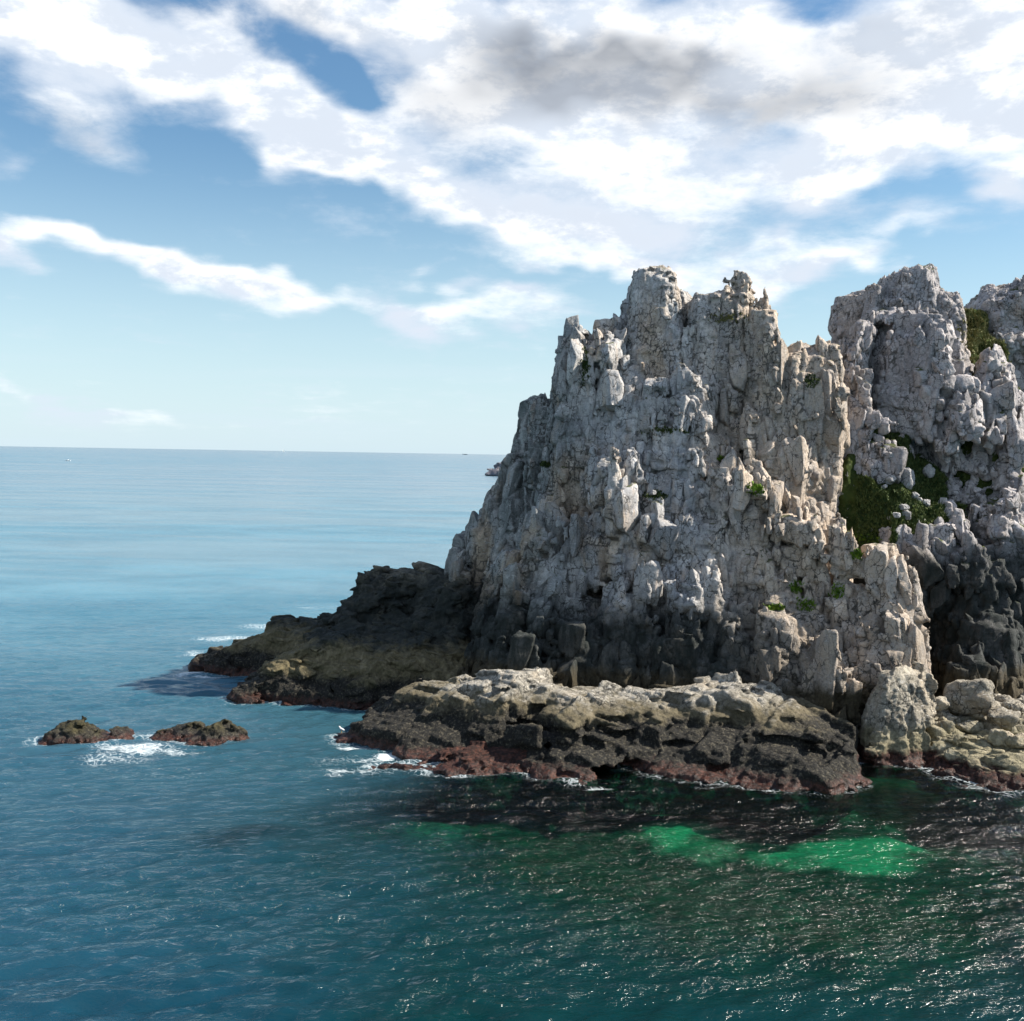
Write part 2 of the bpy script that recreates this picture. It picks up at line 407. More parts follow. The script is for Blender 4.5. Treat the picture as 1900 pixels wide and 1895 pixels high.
def front(f, lo, h, px, py):
    """depth at which a sight line first meets the body"""
    Y = np.arange(lo[1], lo[1]+f.shape[1]*h, .25); d = rays(px, py); P = np.array([0, 0, CAM_H])+d[None]*(Y/d[1])[:, None]
    v = tri([f], lo, h, P)[0]; i = np.argmax(v < 0)
    return Y[i] if v[i] < 0 else Y[np.argmin(v)]
def sculpt(f, lo, h, X, Y, Z, cuts=(), ridges=()):
    """gullies: polyline, half width, depth; ridges: polyline, radius, how far they stand out"""
    def line(pts, fn, f):
        fr = []
        for a, b in zip(pts[:-1], pts[1:]):
            k = max(1, int(math.hypot(b[0]-a[0], b[1]-a[1])/35))
            fr += [(a[0]+(b[0]-a[0])*i/k, a[1]+(b[1]-a[1])*i/k) for i in range(k)]
        fr.append(pts[-1][:2]); D = np.array([front(f, lo, h, *p) for p in fr]); D = np.convolve(np.pad(D, 1, 'edge'), [.25, .5, .25], 'valid')
        W3 = [at(p[0], p[1], d_) for p, d_ in zip(fr, D)]; out = None
        for a, b in zip(W3[:-1], W3[1:]):
            m = 9; sl = tuple(slice(max(0, int((min(a[i], b[i])-m-lo[i])/h)), max(1, int((max(a[i], b[i])+m-lo[i])/h))) for i in range(3))
            x, y, z = X[sl], Y[sl], Z[sl]; L = max((b[0]-a[0])**2+(b[2]-a[2])**2, 1e-3)
            t = np.clip(((x-a[0])*(b[0]-a[0])+(z-a[2])*(b[2]-a[2]))/L, 0, 1)
            d = np.sqrt((x-a[0]-t*(b[0]-a[0]))**2+(z-a[2]-t*(b[2]-a[2]))**2); dep = y-(a[1]+t*(b[1]-a[1]))
            f[sl] = fn(f[sl], d, dep)
    for pts, r, out in ridges:
        line(pts, lambda g, d, dep: np.minimum(g, np.maximum(np.sqrt(d**2+np.where(dep < 0, dep*r/out, 0)**2)-r, dep-5)*.8), f)
    for pts, r, deep in cuts:
        line(pts, lambda g, d, dep: np.maximum(g, np.minimum(np.minimum(r*1.35, r*1.8*(deep-dep)/deep)-d, deep-dep)*.8), f)
    return f

ROCKS = []
def cube_sphere(k):
    """a cube surface of k*k faces a side, welded"""
    idx = {}; V = []; F = []
    def vid(p):
        p = tuple(p)
        if p not in idx: idx[p] = len(V); V.append(p)
        return idx[p]
    for ax in range(3):
        for sg in (0, k):
            for i in range(k):
                for j in range(k):
                    q = []
                    for a, b in ((0, 0), (1, 0), (1, 1), (0, 1)):
                        p = [0, 0, 0]; p[ax] = sg; p[(ax+1) % 3] = i+a; p[(ax+2) % 3] = j+b; q.append(vid(p))
                    F.append(q if sg else q[::-1])
    return np.array(V)*2./k-1, np.array(F)
def boulders(V, f, g, lo, h, seed, size=(.7, 2.9), dims=((.6, 1.1), (.8, 1.3), (1.0, 2.6)), cut=.80, power=14., fine=1., frame=(-.6, .05, .05), fan=None, dens=1.0, prot=(-.12, .16), field=9., zmin=-1., rough=.05, keep=.9):
    """joint blocks: hard-edged convex pieces seated in the surface, big ones first"""
    r = np.random.RandomState(seed); n_ = min(len(V), int(60000*dens)); ii = r.randint(0, len(V), n_); P = V[ii].astype(np.float64)
    sz = size[0]+(size[1]-size[0])*np.clip(.35+fbm(P, (field,)*3, seed+5, 2)*.9+r.normal(size=n_)*.22, 0, 1)**2.0
    G = np.stack(tri(g, lo, h, P), 1); G /= np.maximum(np.linalg.norm(G, axis=1), 1e-3)[:, None]
    fv = tri([f], lo, h, P)[0]
    sz *= np.clip((52-P[:, 2])/20, .38, 1)
    ok = (P[:, 2] > zmin) & (np.abs(fv) < 1.2) & (r.rand(n_) < keep); P, G, sz = P[ok], G[ok], sz[ok]
    order = np.argsort(-sz-r.rand(len(sz))*.3); cell = {}; sel = []
    for q in order:
        s_ = sz[q]; x, y, z = P[q]; c = 1.5; i, j, k = int(x//c), int(y//c), int(z//c); bad = False; R_ = 2
        for a in range(i-1, i+2):
            for b in range(j-1, j+2):
                for d in range(k-1, k+2):
                    for w in cell.get((a, b, d), ()):
                        m = .33*(s_+sz[w])
                        if (P[w][0]-x)**2+(P[w][1]-y)**2+((P[w][2]-z)*.6)**2 < m*m: bad = True; break
                    if bad: break
                if bad: break
            if bad: break
        if not bad: sel.append(q); cell.setdefault((i, j, k), []).append(q)
    P, G, sz = P[sel], G[sel], sz[sel]; M = len(sel)
    hd = np.stack([r.uniform(a, b, M) for a, b in dims], 1)*sz[:, None]*.5
    # frames: the joint directions, slightly disturbed
    yaw = frame[0]+r.normal(size=M)*.13+(r.rand(M) < .2)*.6; tx = frame[1]+r.normal(size=M)*.07; ty = frame[2]+r.normal(size=M)*.07
    if fan: ty = ty+(P[:, 0]-fan[0])*fan[1]*-.012
    cy, sy = np.cos(yaw), np.sin(yaw); X = np.stack([cy, sy, -ty], 1); Zx = np.stack([ty, tx, np.ones(M)], 1)
    Zx /= np.linalg.norm(Zx, axis=1)[:, None]; Yx = np.cross(Zx, X); Yx /= np.linalg.norm(Yx, axis=1)[:, None]; X = np.cross(Yx, Zx)
    A = np.stack([X, Yx, Zx], 1)                       # rows = axes
    loc = np.einsum('mij,mj->mi', A, G); sup = (np.abs(loc)*hd).sum(1)
    C = P+G*(r.uniform(prot[0], prot[1], M)*sz-sup*.80)[:, None]
    out = []
    for big_ in (0, 1):
        mm = (sz > 1.5) == bool(big_); M = int(mm.sum())
        if not M: continue
        T, TF = cube_sphere(12 if big_ else 6); nv = len(T); hd_, A_, C_ = hd[mm], A[mm], C[mm]
        T = T*(1/ (np.abs(T)**power).sum(1)**(1/power))[:, None]
        U = T[None]*np.ones((M, 1, 1))
        # taper and shear each block, then break corners and faces off flat
        U[:, :, 0] *= 1+r.normal(size=M)[:, None]*.16*U[:, :, 2]; U[:, :, 1] *= 1+r.normal(size=M)[:, None]*.14*U[:, :, 2]
        U[:, :, 0] += r.normal(size=M)[:, None]*.16*U[:, :, 2]; U[:, :, 1] += r.normal(size=M)[:, None]*.12*U[:, :, 2]; U[:, :, 2] += r.normal(size=M)[:, None]*.24*U[:, :, 0]+r.normal(size=M)[:, None]*.20*U[:, :, 1]
        for c in range(11):
            d = r.normal(size=(M, 3)); d /= np.linalg.norm(d, axis=1)[:, None]; lim = (np.abs(d).sum(1)*.55+.45)*r.uniform(cut-.26, cut+.10, M)
            e = np.maximum(np.einsum('mvk,mk->mv', U, d)-lim[:, None], 0); U = U-e[:, :, None]*d[:, None]
        W3 = np.einsum('mvk,mki->mvi', U*hd_[:, None], A_)+C_[:, None]
        Vn = W3.reshape(-1, 3); nn = Vn-np.repeat(C_, nv, 0); nn /= np.maximum(np.linalg.norm(nn, axis=1), 1e-3)[:, None]
        # small joints run on across the blocks
        Q = warped(Vn, .8, seed+12, warp=.3, yaw=frame[0]+.2, lean=(.1, 0)); e, q1, q2, q3, q4, D = bricks(Q, (.75, .8, 1.0), seed+12)
        cm = np.clip(.45+fbm(Vn, (1.8,)*3, seed+92, 2)*1.5, 0, 1)
        dd = (q1-.5)*.16*cm-np.clip(1.3-e/.12, 0, 1)*cm*.13+(D[:, 0]*(q2-.5)+D[:, 1]*(q3-.5)+D[:, 2]*(q4-.5))*.25
        dd = dd*(fine)+(fbm(Vn, (.9, .9, .5), seed+8, 3)*1.8+fbm(Vn, (.3, .3, .15), seed+9, 1)*.6)*rough
        Vn = Vn+nn*dd[:, None]
        Fn = (TF[None]+(np.arange(M)*nv)[:, None, None]).reshape(-1, 4)
        out.append((Vn.astype(np.float32), Fn+sum(len(o_[0]) for o_ in out), np.repeat(r.rand(M), nv), np.clip(1.2-e/.10, 0, 1)*cm*.8))
    return tuple(np.concatenate([o_[i] for o_ in out]) for i in range(4))

STD = [((5.0, 5.4, 12.), .5, 2.2, .07, .22, .5, (1, 0)), ((2.3, 2.6, 7.0), .38, 1.2, .09, .25, .85, (1, 0)), ((1.15, 1.3, 1.8), .15, .35, .12, .3, .9, (.8, .8))]
def rock(name, blocks, mat, seed=1, wob=.7, vox=(.2, .14), base=.5, levels=STD, L3=((.62, .62, .95), .075, .13),
         tilt3=.45, lean=(0, 0), fan=None, dip=0.0, yaw=-.6, snap=(.5, .9, .9), power=(0, 0, 0, 5), fat=.3, bl=None, patch=(.6, .9), cuts=(), ridges=()):
    """levels: cell size, step, joint depth, joint width, tilt, flatness, patchiness"""
    kw = dict(lean=lean, fan=fan, dip=dip, yaw=yaw)
    f, lo = solid(blocks, base, seed, wob=wob); f = f-fat
    if cuts or ridges:
        X, Y, Z = np.meshgrid(*[(lo[i]+np.arange(f.shape[i])*base).astype(np.float32) for i in range(3)], indexing='ij')
        f = sculpt(f, lo, base, X, Y, Z, cuts, ridges)
    g = np.gradient(f, base); h = vox[0]/QUAL
    k = int(round(base/h)); h = base/k; band = sum(l[1]+l[2]*.6 for l in levels)+1.0*min(levels[0][0][0]/5, 1)+.3
    m = np.abs(f) < band+base; c = m.copy()
    for ax in range(3):
        c |= np.roll(m, 1, ax); c |= np.roll(m, -1, ax)
    ci = np.argwhere(c[:-1, :-1, :-1]).astype(np.int32)
    sub = np.stack(np.meshgrid(*[np.arange(k)]*3, indexing='ij'), -1).reshape(-1, 3).astype(np.int32)
    I = (ci[:, None]*k+sub[None]).reshape(-1, 3)
    P = (lo+I*h).astype(np.float32)
    v = chunked(lambda p: tuple(tri([f, *g], lo, base, p)), P, 200000)
    ok = np.abs(v[0]) < band; I = I[ok]; P = P[ok]; F = v[0][ok]; n_ = np.stack([v[1][ok], v[2][ok], v[3][ok]], 1)
    n_ /= np.maximum(np.linalg.norm(n_, axis=1), 1e-3)[:, None]
    left = band
    for q, (size, off, crk, wid, tl, fl, msk) in enumerate(levels):
        F, n_, c1, r1 = facet(P, F, n_, size, seed+q, off, crk, wid, tl, fl, size[0]*(.16 if q == 0 else .3), power[q], patch, msk, snap[q], warp=.16, **kw)
        I0, F0 = (I, F) if q == 0 else (I0, F0)
        if q == 0: IA, FA = I, F
        left = left-off-crk*.3; ok = np.abs(F) < max(left, .9)
        if q == 0: FA = F
        if q > 0: pass
        if q == 0: big = np.repeat(np.repeat(np.repeat(np.where(f[:-1, :-1, :-1] < 0, -9, 9).astype(np.float32), k, 0), k, 1), k, 2)
        big[tuple(I.T)] = F
        if q < len(levels)-1: I, P, F, n_ = I[ok], P[ok], F[ok], n_[ok]
    F = F+fbm(P, (1.3, 1.3, 1.3), seed+4, 2)*.06
    big[tuple(I.T)] = F
    zf = (-2.6-(lo[2]+np.arange(big.shape[2])*h)).astype(np.float32); big = np.maximum(big, zf)
    big[:2] = big[-2:] = 9; big[:, :2] = big[:, -2:] = 9; big[:, :, :2] = 9; big[:, :, -2:] = 9
    V, Fc = surface_nets(big, lo, h)
    V, Fc = keep_large(V, Fc)
    V, Fc, N = remesh(V, Fc, vox[1]/QUAL)
    # last, small joints on the surface itself
    Q = warped(V, L3[0][0], seed+12, warp=.3, **kw)
    e, q1, q2, q3, q4, D = cells(Q, L3[0], seed+12, power[3])
    cm = np.clip(.5+fbm(V, (1.8, 1.8, 1.8), seed+92, 2)*1.4, 0, 1)
    c3 = np.clip(1.3-e/.12, 0, 1)*cm
    d = (q1-.5)*2*L3[1]*(.4+.6*cm)+(D[:, 0]*(q2-.5)+D[:, 1]*(q3-.5)+D[:, 2]*(q4-.5)*.7)*2*tilt3-c3*L3[2]
    V = V+N*(d*L3K)[:, None].astype(np.float32)
    V = V+N*(fbm(V, (.45, .45, .3), seed+3, 2)*.025)[:, None].astype(np.float32)
    LL = levels[-1]; pq = power[len(levels)-1]
    QQ = warped(V, LL[0][0], seed+len(levels)-1, warp=.16, **kw); e2, ra, *_ = bricks(QQ, LL[0], seed+len(levels)-1) if pq == 0 else cells(QQ, LL[0], seed+len(levels)-1, pq)
    at_ = {'crack': np.maximum(c3, np.clip(1.35-e2/.075, 0, 1)*np.clip(.55+fbm(V, (3, 3, 3), seed+61, 3)*1.6, 0, .95)), 'tone': q1, 'block': ra}
    if bl is not None:
        Vb, Fb, rb_, cb_ = boulders(V, f, g, lo, base, seed+5, fan=fan, **bl)
        at_ = {'crack': np.concatenate([at_['crack'], cb_]), 'tone': np.concatenate([q1, rb_*0+.5]), 'block': np.concatenate([ra, rb_])}
        Fc = np.concatenate([Fc, Fb+len(V)]); V = np.concatenate([V, Vb])
    print(name, len(V), round(time.time()-T0, 1))
    o = mesh_obj(name, V, Fc, mat, at_)
    ROCKS.append(o); return o

# ------------------------------------------------------------------ materials
def mat(name):
    m = bpy.data.materials.new(name); m.use_nodes = True; m.node_tree.nodes.clear(); return m, NT(m.node_tree)
def finish(m, n, color, rough=.9, bump=None, bs=.5, bd=.1, spec=.3):
    p = n.new('ShaderNodeBsdfPrincipled'); o = n.new('ShaderNodeOutputMaterial')
    n.put(p.inputs['Base Color'], color); n.put(p.inputs['Roughness'], rough); p.inputs['Specular IOR Level'].default_value = spec
    if bump is not None:
        b = n.new('ShaderNodeBump'); b.inputs['Strength'].default_value = bs; b.inputs['Distance'].default_value = bd
        n.put(b.inputs['Height'], bump); n.l.new(b.outputs[0], p.inputs['Normal'])
    n.l.new(p.outputs[0], o.inputs[0]); return m

def rock_mat(name, pale=(.56, .53, .50), grey=(.36, .36, .37), warm=(.42, .31, .19), warm_amt=.5, warm_x=None, shade_x=None,
             z_dark=10.5, z_ochre=5.0, z_black=2.6, z_weed=.7, dark_fade=None, grass=0.0, ochre=(.075, .06, .034), black=(.014, .013, .011)):
    m, n = mat(name)
    P = n.new('ShaderNodeNewGeometry').outputs['Position']; Nn = n.new('ShaderNodeNewGeometry').outputs['Normal']
    px, py, pz = n.xyz(P); nx, ny, nz = n.xyz(Nn)
    sv = n.vec('MULTIPLY', P, (1, 1, .45))
    a = n.noise(sv, .22, 5, .62); b = n.noise(sv, .9, 6, .65); c = n.noise(P, 4.5, 5, .7)
    fine = n.noise(P, 14, 3, .7)
    col = n.mix(n.ramp(n.math('ADD', n.math('MULTIPLY', a, .55), n.math('MULTIPLY', b, .45)), .38, .62), grey, pale)
    wf = n.ramp(n.noise(sv, .16, 5, .6, dist=.5), .50, .66)
    if shade_x: col = n.mix(n.math('MULTIPLY', n.ramp(n.math('ADD', px, n.math('MULTIPLY', a, 16)), shade_x[1]+8, shade_x[0]+8), n.ramp(b, .3, .65, .85, .45)), col, (.17, .19, .18))  # shade of the left flank painted in as a darker grey-green over x
    if warm_x: wf = n.math('MAXIMUM', wf, n.math('MULTIPLY', n.ramp(px, *warm_x), n.ramp(b, .3, .65, .45, 1.0)))  # sunlit warmth of the right side painted into the colour over x
    col = n.mix(n.math('MULTIPLY', wf, warm_amt), col, warm)
    col = n.mix(n.math('MULTIPLY', n.ramp(n.noise(n.vec('MULTIPLY', P, (1, 1, .25)), .8, 5, .65), .56, .68), .5*warm_amt), col, (warm[0]*.95, warm[1]*.85, warm[2]*.8))
    col = n.mix(n.ramp(c, .58, .72, 0, .5), col, (.62, .61, .60))
    tone = n.ramp(n.attr('block'), 0, 1, .80, 1.2, False)
    tone = n.math('MULTIPLY', tone, n.ramp(n.attr('tone'), 0, 1, .88, 1.12, False))
    col = n.mix(1.0, col, n.comb(tone, tone, tone), 'MULTIPLY')
    # black lichen specks and dirt held in joints
    spk = n.ramp(n.noise(P, 6.0, 6, .78), .50, .64)
    col = n.mix(n.math('MULTIPLY', spk, .50), col, (.07, .072, .068))
    vein = n.noise(n.vec('MULTIPLY', P, (1.2, 1.2, 4.5)), 1.6, 5, .7, dist=.8)
    col = n.mix(n.ramp(vein, .57, .66, 0, .55), col, (.66, .64, .61))
    col = n.mix(n.ramp(vein, .42, .34, 0, .45), col, (.10, .10, .095))
    thin = n.voro(n.vec('ADD', n.vec('MULTIPLY', P, (1, 1, .55)), n.vec('SCALE', n.noise(P, 1.1, 4, .6, color=True), .9)), 1.3, 'DISTANCE_TO_EDGE')
    col = n.mix(n.math('MULTIPLY', n.ramp(thin, .05, .012), n.ramp(n.noise(P, .5, 3, .6), .42, .6, .0, .85)), col, (.05, .048, .042))
    ckn = n.ramp(n.attr('crack'), .3, .9, 0, .8)
    col = n.mix(ckn, col, (.05, .047, .04))
    # tide zones by height
    zw = n.math('ADD', pz, n.math('MULTIPLY', n.math('SUBTRACT', n.noise(P, .28, 5, .65), .5), 6.5))
    zn = n.math('ADD', pz, n.math('MULTIPLY', n.math('SUBTRACT', n.noise(P, .5, 6, .70), .5), 4.0))
    zf = n.math('ADD', pz, n.math('MULTIPLY', n.math('SUBTRACT', n.noise(P, 1.1, 4, .65), .5), 1.3))
    dk = n.ramp(zw, z_dark+3.0, z_dark-1.8)
    if dark_fade: dk = n.math('MULTIPLY', dk, n.ramp(px, dark_fade[0], dark_fade[1], 1, .25))
    col = n.mix(n.math('MULTIPLY', dk, n.ramp(b, .35, .68, 1.0, .86)), col, (.015, .020, .018))
    och = n.mix(n.ramp(c, .35, .7), (ochre[0]*.55, ochre[1]*.55, ochre[2]*.55), ochre)
    och = n.mix(n.ramp(b, .5, .7, 0, .6), och, (ochre[0]*1.7, ochre[1]*1.7, ochre[2]*1.9))
    col = n.mix(n.ramp(zn, z_ochre+.9, z_ochre-.6), col, och)
    blk = n.mix(n.ramp(c, .50, .66), black, (.10, .088, .062))
    col = n.mix(n.ramp(zn, z_black+.7, z_black-.5), col, blk)
    weed = n.mix(n.ramp(n.noise(P, 3.0, 4, .7), .4, .65), (.018, .008, .006), (.085, .032, .021))
    wz = n.ramp(zf, z_weed+.35, z_weed-.25)
    col = n.mix(wz, col, weed)
    if grass:
        g = n.math('MULTIPLY', n.ramp(nz, .62, .8), n.ramp(n.noise(P, .35, 3, .6), .54, .62))
        g = n.math('MULTIPLY', g, n.math('MULTIPLY', n.ramp(pz, 10, 14), grass))
        col = n.mix(g, col, n.mix(fine, (.02, .035, .008), (.10, .11, .03)))
    crk = n.voro(n.vec('ADD', n.vec('MULTIPLY', P, (1, 1, .6)), n.vec('SCALE', n.noise(P, 1.6, 3, .6, color=True), .5)), 2.1, 'DISTANCE_TO_EDGE')
    crk2 = n.voro(n.vec('ADD', P, n.vec('SCALE', n.noise(P, 3., 3, .6, color=True), .35)), 5.0, 'DISTANCE_TO_EDGE')
    hgt = n.math('ADD', n.math('MULTIPLY', n.ramp(crk, 0, .05), .22), n.math('MULTIPLY', n.ramp(crk2, 0, .08), .03))
    hgt = n.math('ADD', hgt, n.math('MULTIPLY', n.noise(n.vec('MULTIPLY', P, (1, 1, .7)), 3.6, 8, .70), .85))
    hgt = n.math('ADD', hgt, n.math('MULTIPLY', vein, .6)); hgt = n.math('ADD', hgt, n.math('MULTIPLY', n.ramp(thin, 0, .04), .5))
    rg = n.ramp(zf, .2, .9, .35, .9)
    return finish(m, n, col, rg, hgt, .85, .16, .35)

M_MAIN = rock_mat('main_rock', warm_x=(16, 24), shade_x=(0, 10), warm=(.52, .37, .23), warm_amt=.62, dark_fade=(18, 30), grass=.9)
M_RIGHT = rock_mat('right_rock', pale=(.52, .475, .465), grey=(.33, .31, .315), warm_amt=.35, z_dark=16, z_ochre=5.5, z_black=-3, z_weed=-3, grass=1.0)
M_LEDGE = rock_mat('ledge_rock', pale=(.40, .37, .32), grey=(.25, .23, .19), warm_amt=.3, z_dark=-9, z_ochre=4.4, z_black=3.25, z_weed=.65, ochre=(.15, .125, .075))
M_TAIL = rock_mat('tail_rock', warm=(.36, .28, .17), pale=(.30, .27, .20), grey=(.08, .078, .06), z_dark=12, z_ochre=5.2, z_black=2.6, z_weed=.7, ochre=(.17, .14, .075))
M_SHORE = rock_mat('shore_rock', pale=(.40, .36, .29), grey=(.27, .24, .19), warm_amt=.4, z_dark=-9, z_ochre=2.6, z_black=-4, z_weed=1.0, ochre=(.30, .265, .17))
M_SEA = rock_mat('sea_rock', pale=(.10, .085, .05), grey=(.03, .025, .015), warm=(.07, .06, .02), z_dark=-9, z_ochre=2.4, z_black=.9, z_weed=.3, ochre=(.06, .052, .022))
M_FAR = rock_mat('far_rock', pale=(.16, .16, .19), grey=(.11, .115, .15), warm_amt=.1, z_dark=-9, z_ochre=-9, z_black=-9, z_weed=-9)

def tag(o, label=None, cat=None, group=None, kind=None):
    if label: o['label'] = label
    if cat: o['category'] = cat
    if group: o['group'] = group
    if kind: o['kind'] = kind
    return o

# ------------------------------------------------------------------ the great stack
B = block
main_blocks = [
    B(1150, 1430, 640, 610, 880, 1640, 1330, 106, 96, 12, 36),            # core
    B(1168, 1276, 500, 503, 1120, 1330, 720, 109, 106, 8, 15),            # peak
    B(1186, 1250, 487, 485, 1176, 1284, 560, 110, 110, 5, 8),
    B(1128, 1180, 572, 548, 1080, 1200, 760, 108, 105, 6, 11),
    B(1270, 1385, 540, 535, 1250, 1460, 800, 106, 103, 9, 14, 15),            # right summit
    B(1345, 1378, 528, 516, 1320, 1400, 640, 106.5, 105, 4, 7, 12),
    B(1382, 1438, 572, 570, 1370, 1490, 960, 104, 99.5, 7, 14, 15),            # right shoulder
    B(1425, 1456, 660, 655, 1400, 1505, 900, 102.5, 99, 6, 11, 15),
    B(1466, 1492, 662, 654, 1445, 1535, 930, 103, 99, 4.5, 11, 12),           # small horn
    B(1512, 1556, 640, 626, 1500, 1575, 760, 104, 101.5, 5, 8, 6),        # free finger
    B(1512, 1566, 688, 694, 1525, 1612, 1000, 101.5, 96, 6, 11, 15, 5),        # right ridge
    B(1385, 1510, 715, 760, 1385, 1600, 1120, 101.5, 96.5, 7, 13, 30),      # warm right face
    B(1050, 1335, 750, 640, 1050, 1390, 1120, 102, 96.5, 7, 16, -12, 6),     # big slab
    B(1035, 1085, 622, 612, 1005, 1110, 900, 107, 103, 6, 13),            # left horn
    B(1060, 1072, 612, 606, 1045, 1085, 660, 107, 107, 3, 5, 20),
    B(1080, 1170, 640, 620, 1060, 1200, 900, 105.5, 101, 8, 14),
    B(978, 1016, 738, 730, 900, 1060, 1060, 111, 108, 7, 18),             # sunlit back shoulder
    B(950, 1000, 812, 800, 880, 1040, 1080, 110.5, 107.5, 8, 16),
    B(905, 985, 930, 900, 850, 1010, 1180, 109, 105, 9, 18),
    B(834, 925, 966, 960, 822, 980, 1230, 109.5, 106.5, 9, 16, 0, 7),       # square shoulder above the tail
    B(985, 1110, 900, 860, 850, 1130, 1260, 101, 95.0, 8, 18, -16),        # left buttress
    B(1105, 1225, 820, 800, 1100, 1280, 1230, 98.5, 93.5, 7, 15, -8),        # middle buttress
    B(1195, 1320, 930, 925, 1180, 1440, 1270, 97, 91.5, 7, 16, 8),       # its right twin
    B(1290, 1405, 850, 870, 1280, 1490, 1240, 97.5, 92, 8, 15, 25, 6),
    B(1397, 1440, 905, 900, 1400, 1480, 1130, 96.0, 92.5, 5, 9, 25, 5),  # ribs on the right
    B(1452, 1478, 900, 905, 1475, 1515, 1110, 95.6, 92.6, 4, 8, 28, 5),
    B(1484, 1535, 905, 915, 1510, 1590, 1110, 95.4, 92.0, 4, 9, 30, 5),
    B(1545, 1580, 985, 1000, 1570, 1620, 1120, 94.0, 91.0, 4, 8, 28, 5),
    B(1590, 1632, 1005, 1010, 1600, 1640, 1150, 93.4, 89.5, 4, 7, 22, 5),
    B(1585, 1635, 1060, 1080, 1600, 1672, 1290, 92.0, 87.0, 5, 10, 20),  # pale flank down to the gully
    B(1400, 1600, 1130, 1110, 1400, 1650, 1330, 90.0, 86.0, 8, 16, 18),
    B(1230, 1420, 1130, 1150, 1150, 1480, 1290, 93.5, 90.0, 7, 14, 0),
    B(1480, 1600, 1210, 1200, 1480, 1620, 1400, 87.0, 84.5, 6, 12, 20),
    B(950, 1150, 1130, 1080, 900, 1200, 1270, 95.5, 93.0, 8, 14, 8),
]
MAIN_CUTS = [  # open gullies: photo pixels, half width and depth in metres
    ([(1092, 625), (1092, 690), (1086, 760), (1072, 830)], 1.1, 6), ([(1072, 830), (1040, 900), (1010, 930)], .7, 4),
    ([(1125, 800), (1078, 870), (1070, 930), (1112, 1010), (1120, 1100)], .8, 4.5),
    ([(1125, 790), (1200, 800), (1295, 806)], .8, 3.5), ([(1200, 570), (1240, 598), (1310, 612)], .7, 4),
    ([(1060, 745), (1140, 700), (1232, 640)], .6, 3.5), ([(1232, 640), (1330, 625)], .5, 3),
    ([(1340, 640), (1345, 760), (1325, 800)], .6, 3), ([(1395, 640), (1400, 740), (1388, 860), (1392, 960)], .9, 5),
    ([(1190, 930), (1180, 1010), (1172, 1080)], .6, 4), ([(1255, 960), (1262, 1060), (1270, 1130)], .35, 2.5),
    ([(1310, 800), (1318, 880), (1320, 960)], .45, 3), ([(1222, 830), (1215, 910)], .4, 2.5),
    ([(1445, 900), (1462, 1000), (1488, 1100)], .8, 5), ([(1480, 905), (1500, 1000), (1520, 1100)], .6, 4),
    ([(1535, 930), (1556, 1040), (1585, 1120)], .9, 5), ([(1585, 1000), (1597, 1080), (1606, 1150)], .7, 4.5),
    ([(1545, 800), (1572, 880), (1598, 950)], .7, 4), ([(1440, 690), (1460, 780), (1500, 860), (1510, 900)], .6, 4),
    ([(990, 760), (1015, 830), (1000, 890), (960, 960), (900, 1030), (855, 1100)], 1.2, 6),
    ([(1610, 1240), (1600, 1330), (1610, 1390)], .8, 4), ([(1480, 1230), (1470, 1300)], .6, 3),
    ([(1120, 1100), (1080, 1150), (1000, 1225)], .8, 4), ([(1420, 1128), (1490, 1150), (1600, 1140)], .7, 3),
    ([(990, 1010), (985, 1090), (975, 1160)], .5, 3.5), ([(1048, 980), (1052, 1060), (1050, 1120)], .45, 3),
    ([(1370, 1000), (1385, 1080), (1400, 1160)], .5, 3), ([(925, 1060), (905, 1140)], .4, 3)]
MAIN_RIDGES = [
    ([(1035, 720), (1028, 800), (1010, 870)], 2.0, 1.2), ([(1340, 650), (1335, 760)], 1.2, 1.0), ([(1255, 830), (1248, 920)], 1.3, .9),
    ([(1130, 860), (1140, 960), (1160, 1070)], 1.6, 1.2), ([(1000, 890), (930, 1010), (865, 1130)], 1.7, 1.4), ([(1120, 1180), (1180, 1110), (1240, 1060), (1300, 1130)], 1.4, 1.0),
    ([(1418, 910), (1440, 1010), (1460, 1100)], 1.2, 1.3), ([(1505, 915), (1528, 1020), (1555, 1100)], 1.4, 1.3), ([(1360, 900), (1370, 1000), (1430, 1100)], 1.5, 1.2),
    ([(1400, 620), (1430, 700), (1475, 800), (1500, 880)], 1.2, .9), ([(1640, 1060), (1665, 1160), (1680, 1260)], 1.6, 1.2),
    ([(1000, 1235), (1060, 1190), (1110, 1120)], 1.1, .8), ([(1290, 1060), (1340, 1160), (1420, 1250)], 1.3, 1.0)]
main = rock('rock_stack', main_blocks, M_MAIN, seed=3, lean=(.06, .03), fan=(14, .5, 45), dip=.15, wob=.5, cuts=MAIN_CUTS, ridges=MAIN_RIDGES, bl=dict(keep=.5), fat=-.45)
SMALL = [((1.7, 1.7, 2.4), .15, .4, .1, .25, .8, (1, 0)), ((.8, .8, 1.1), .08, .2, .12, .3, .8, (1, 0))]
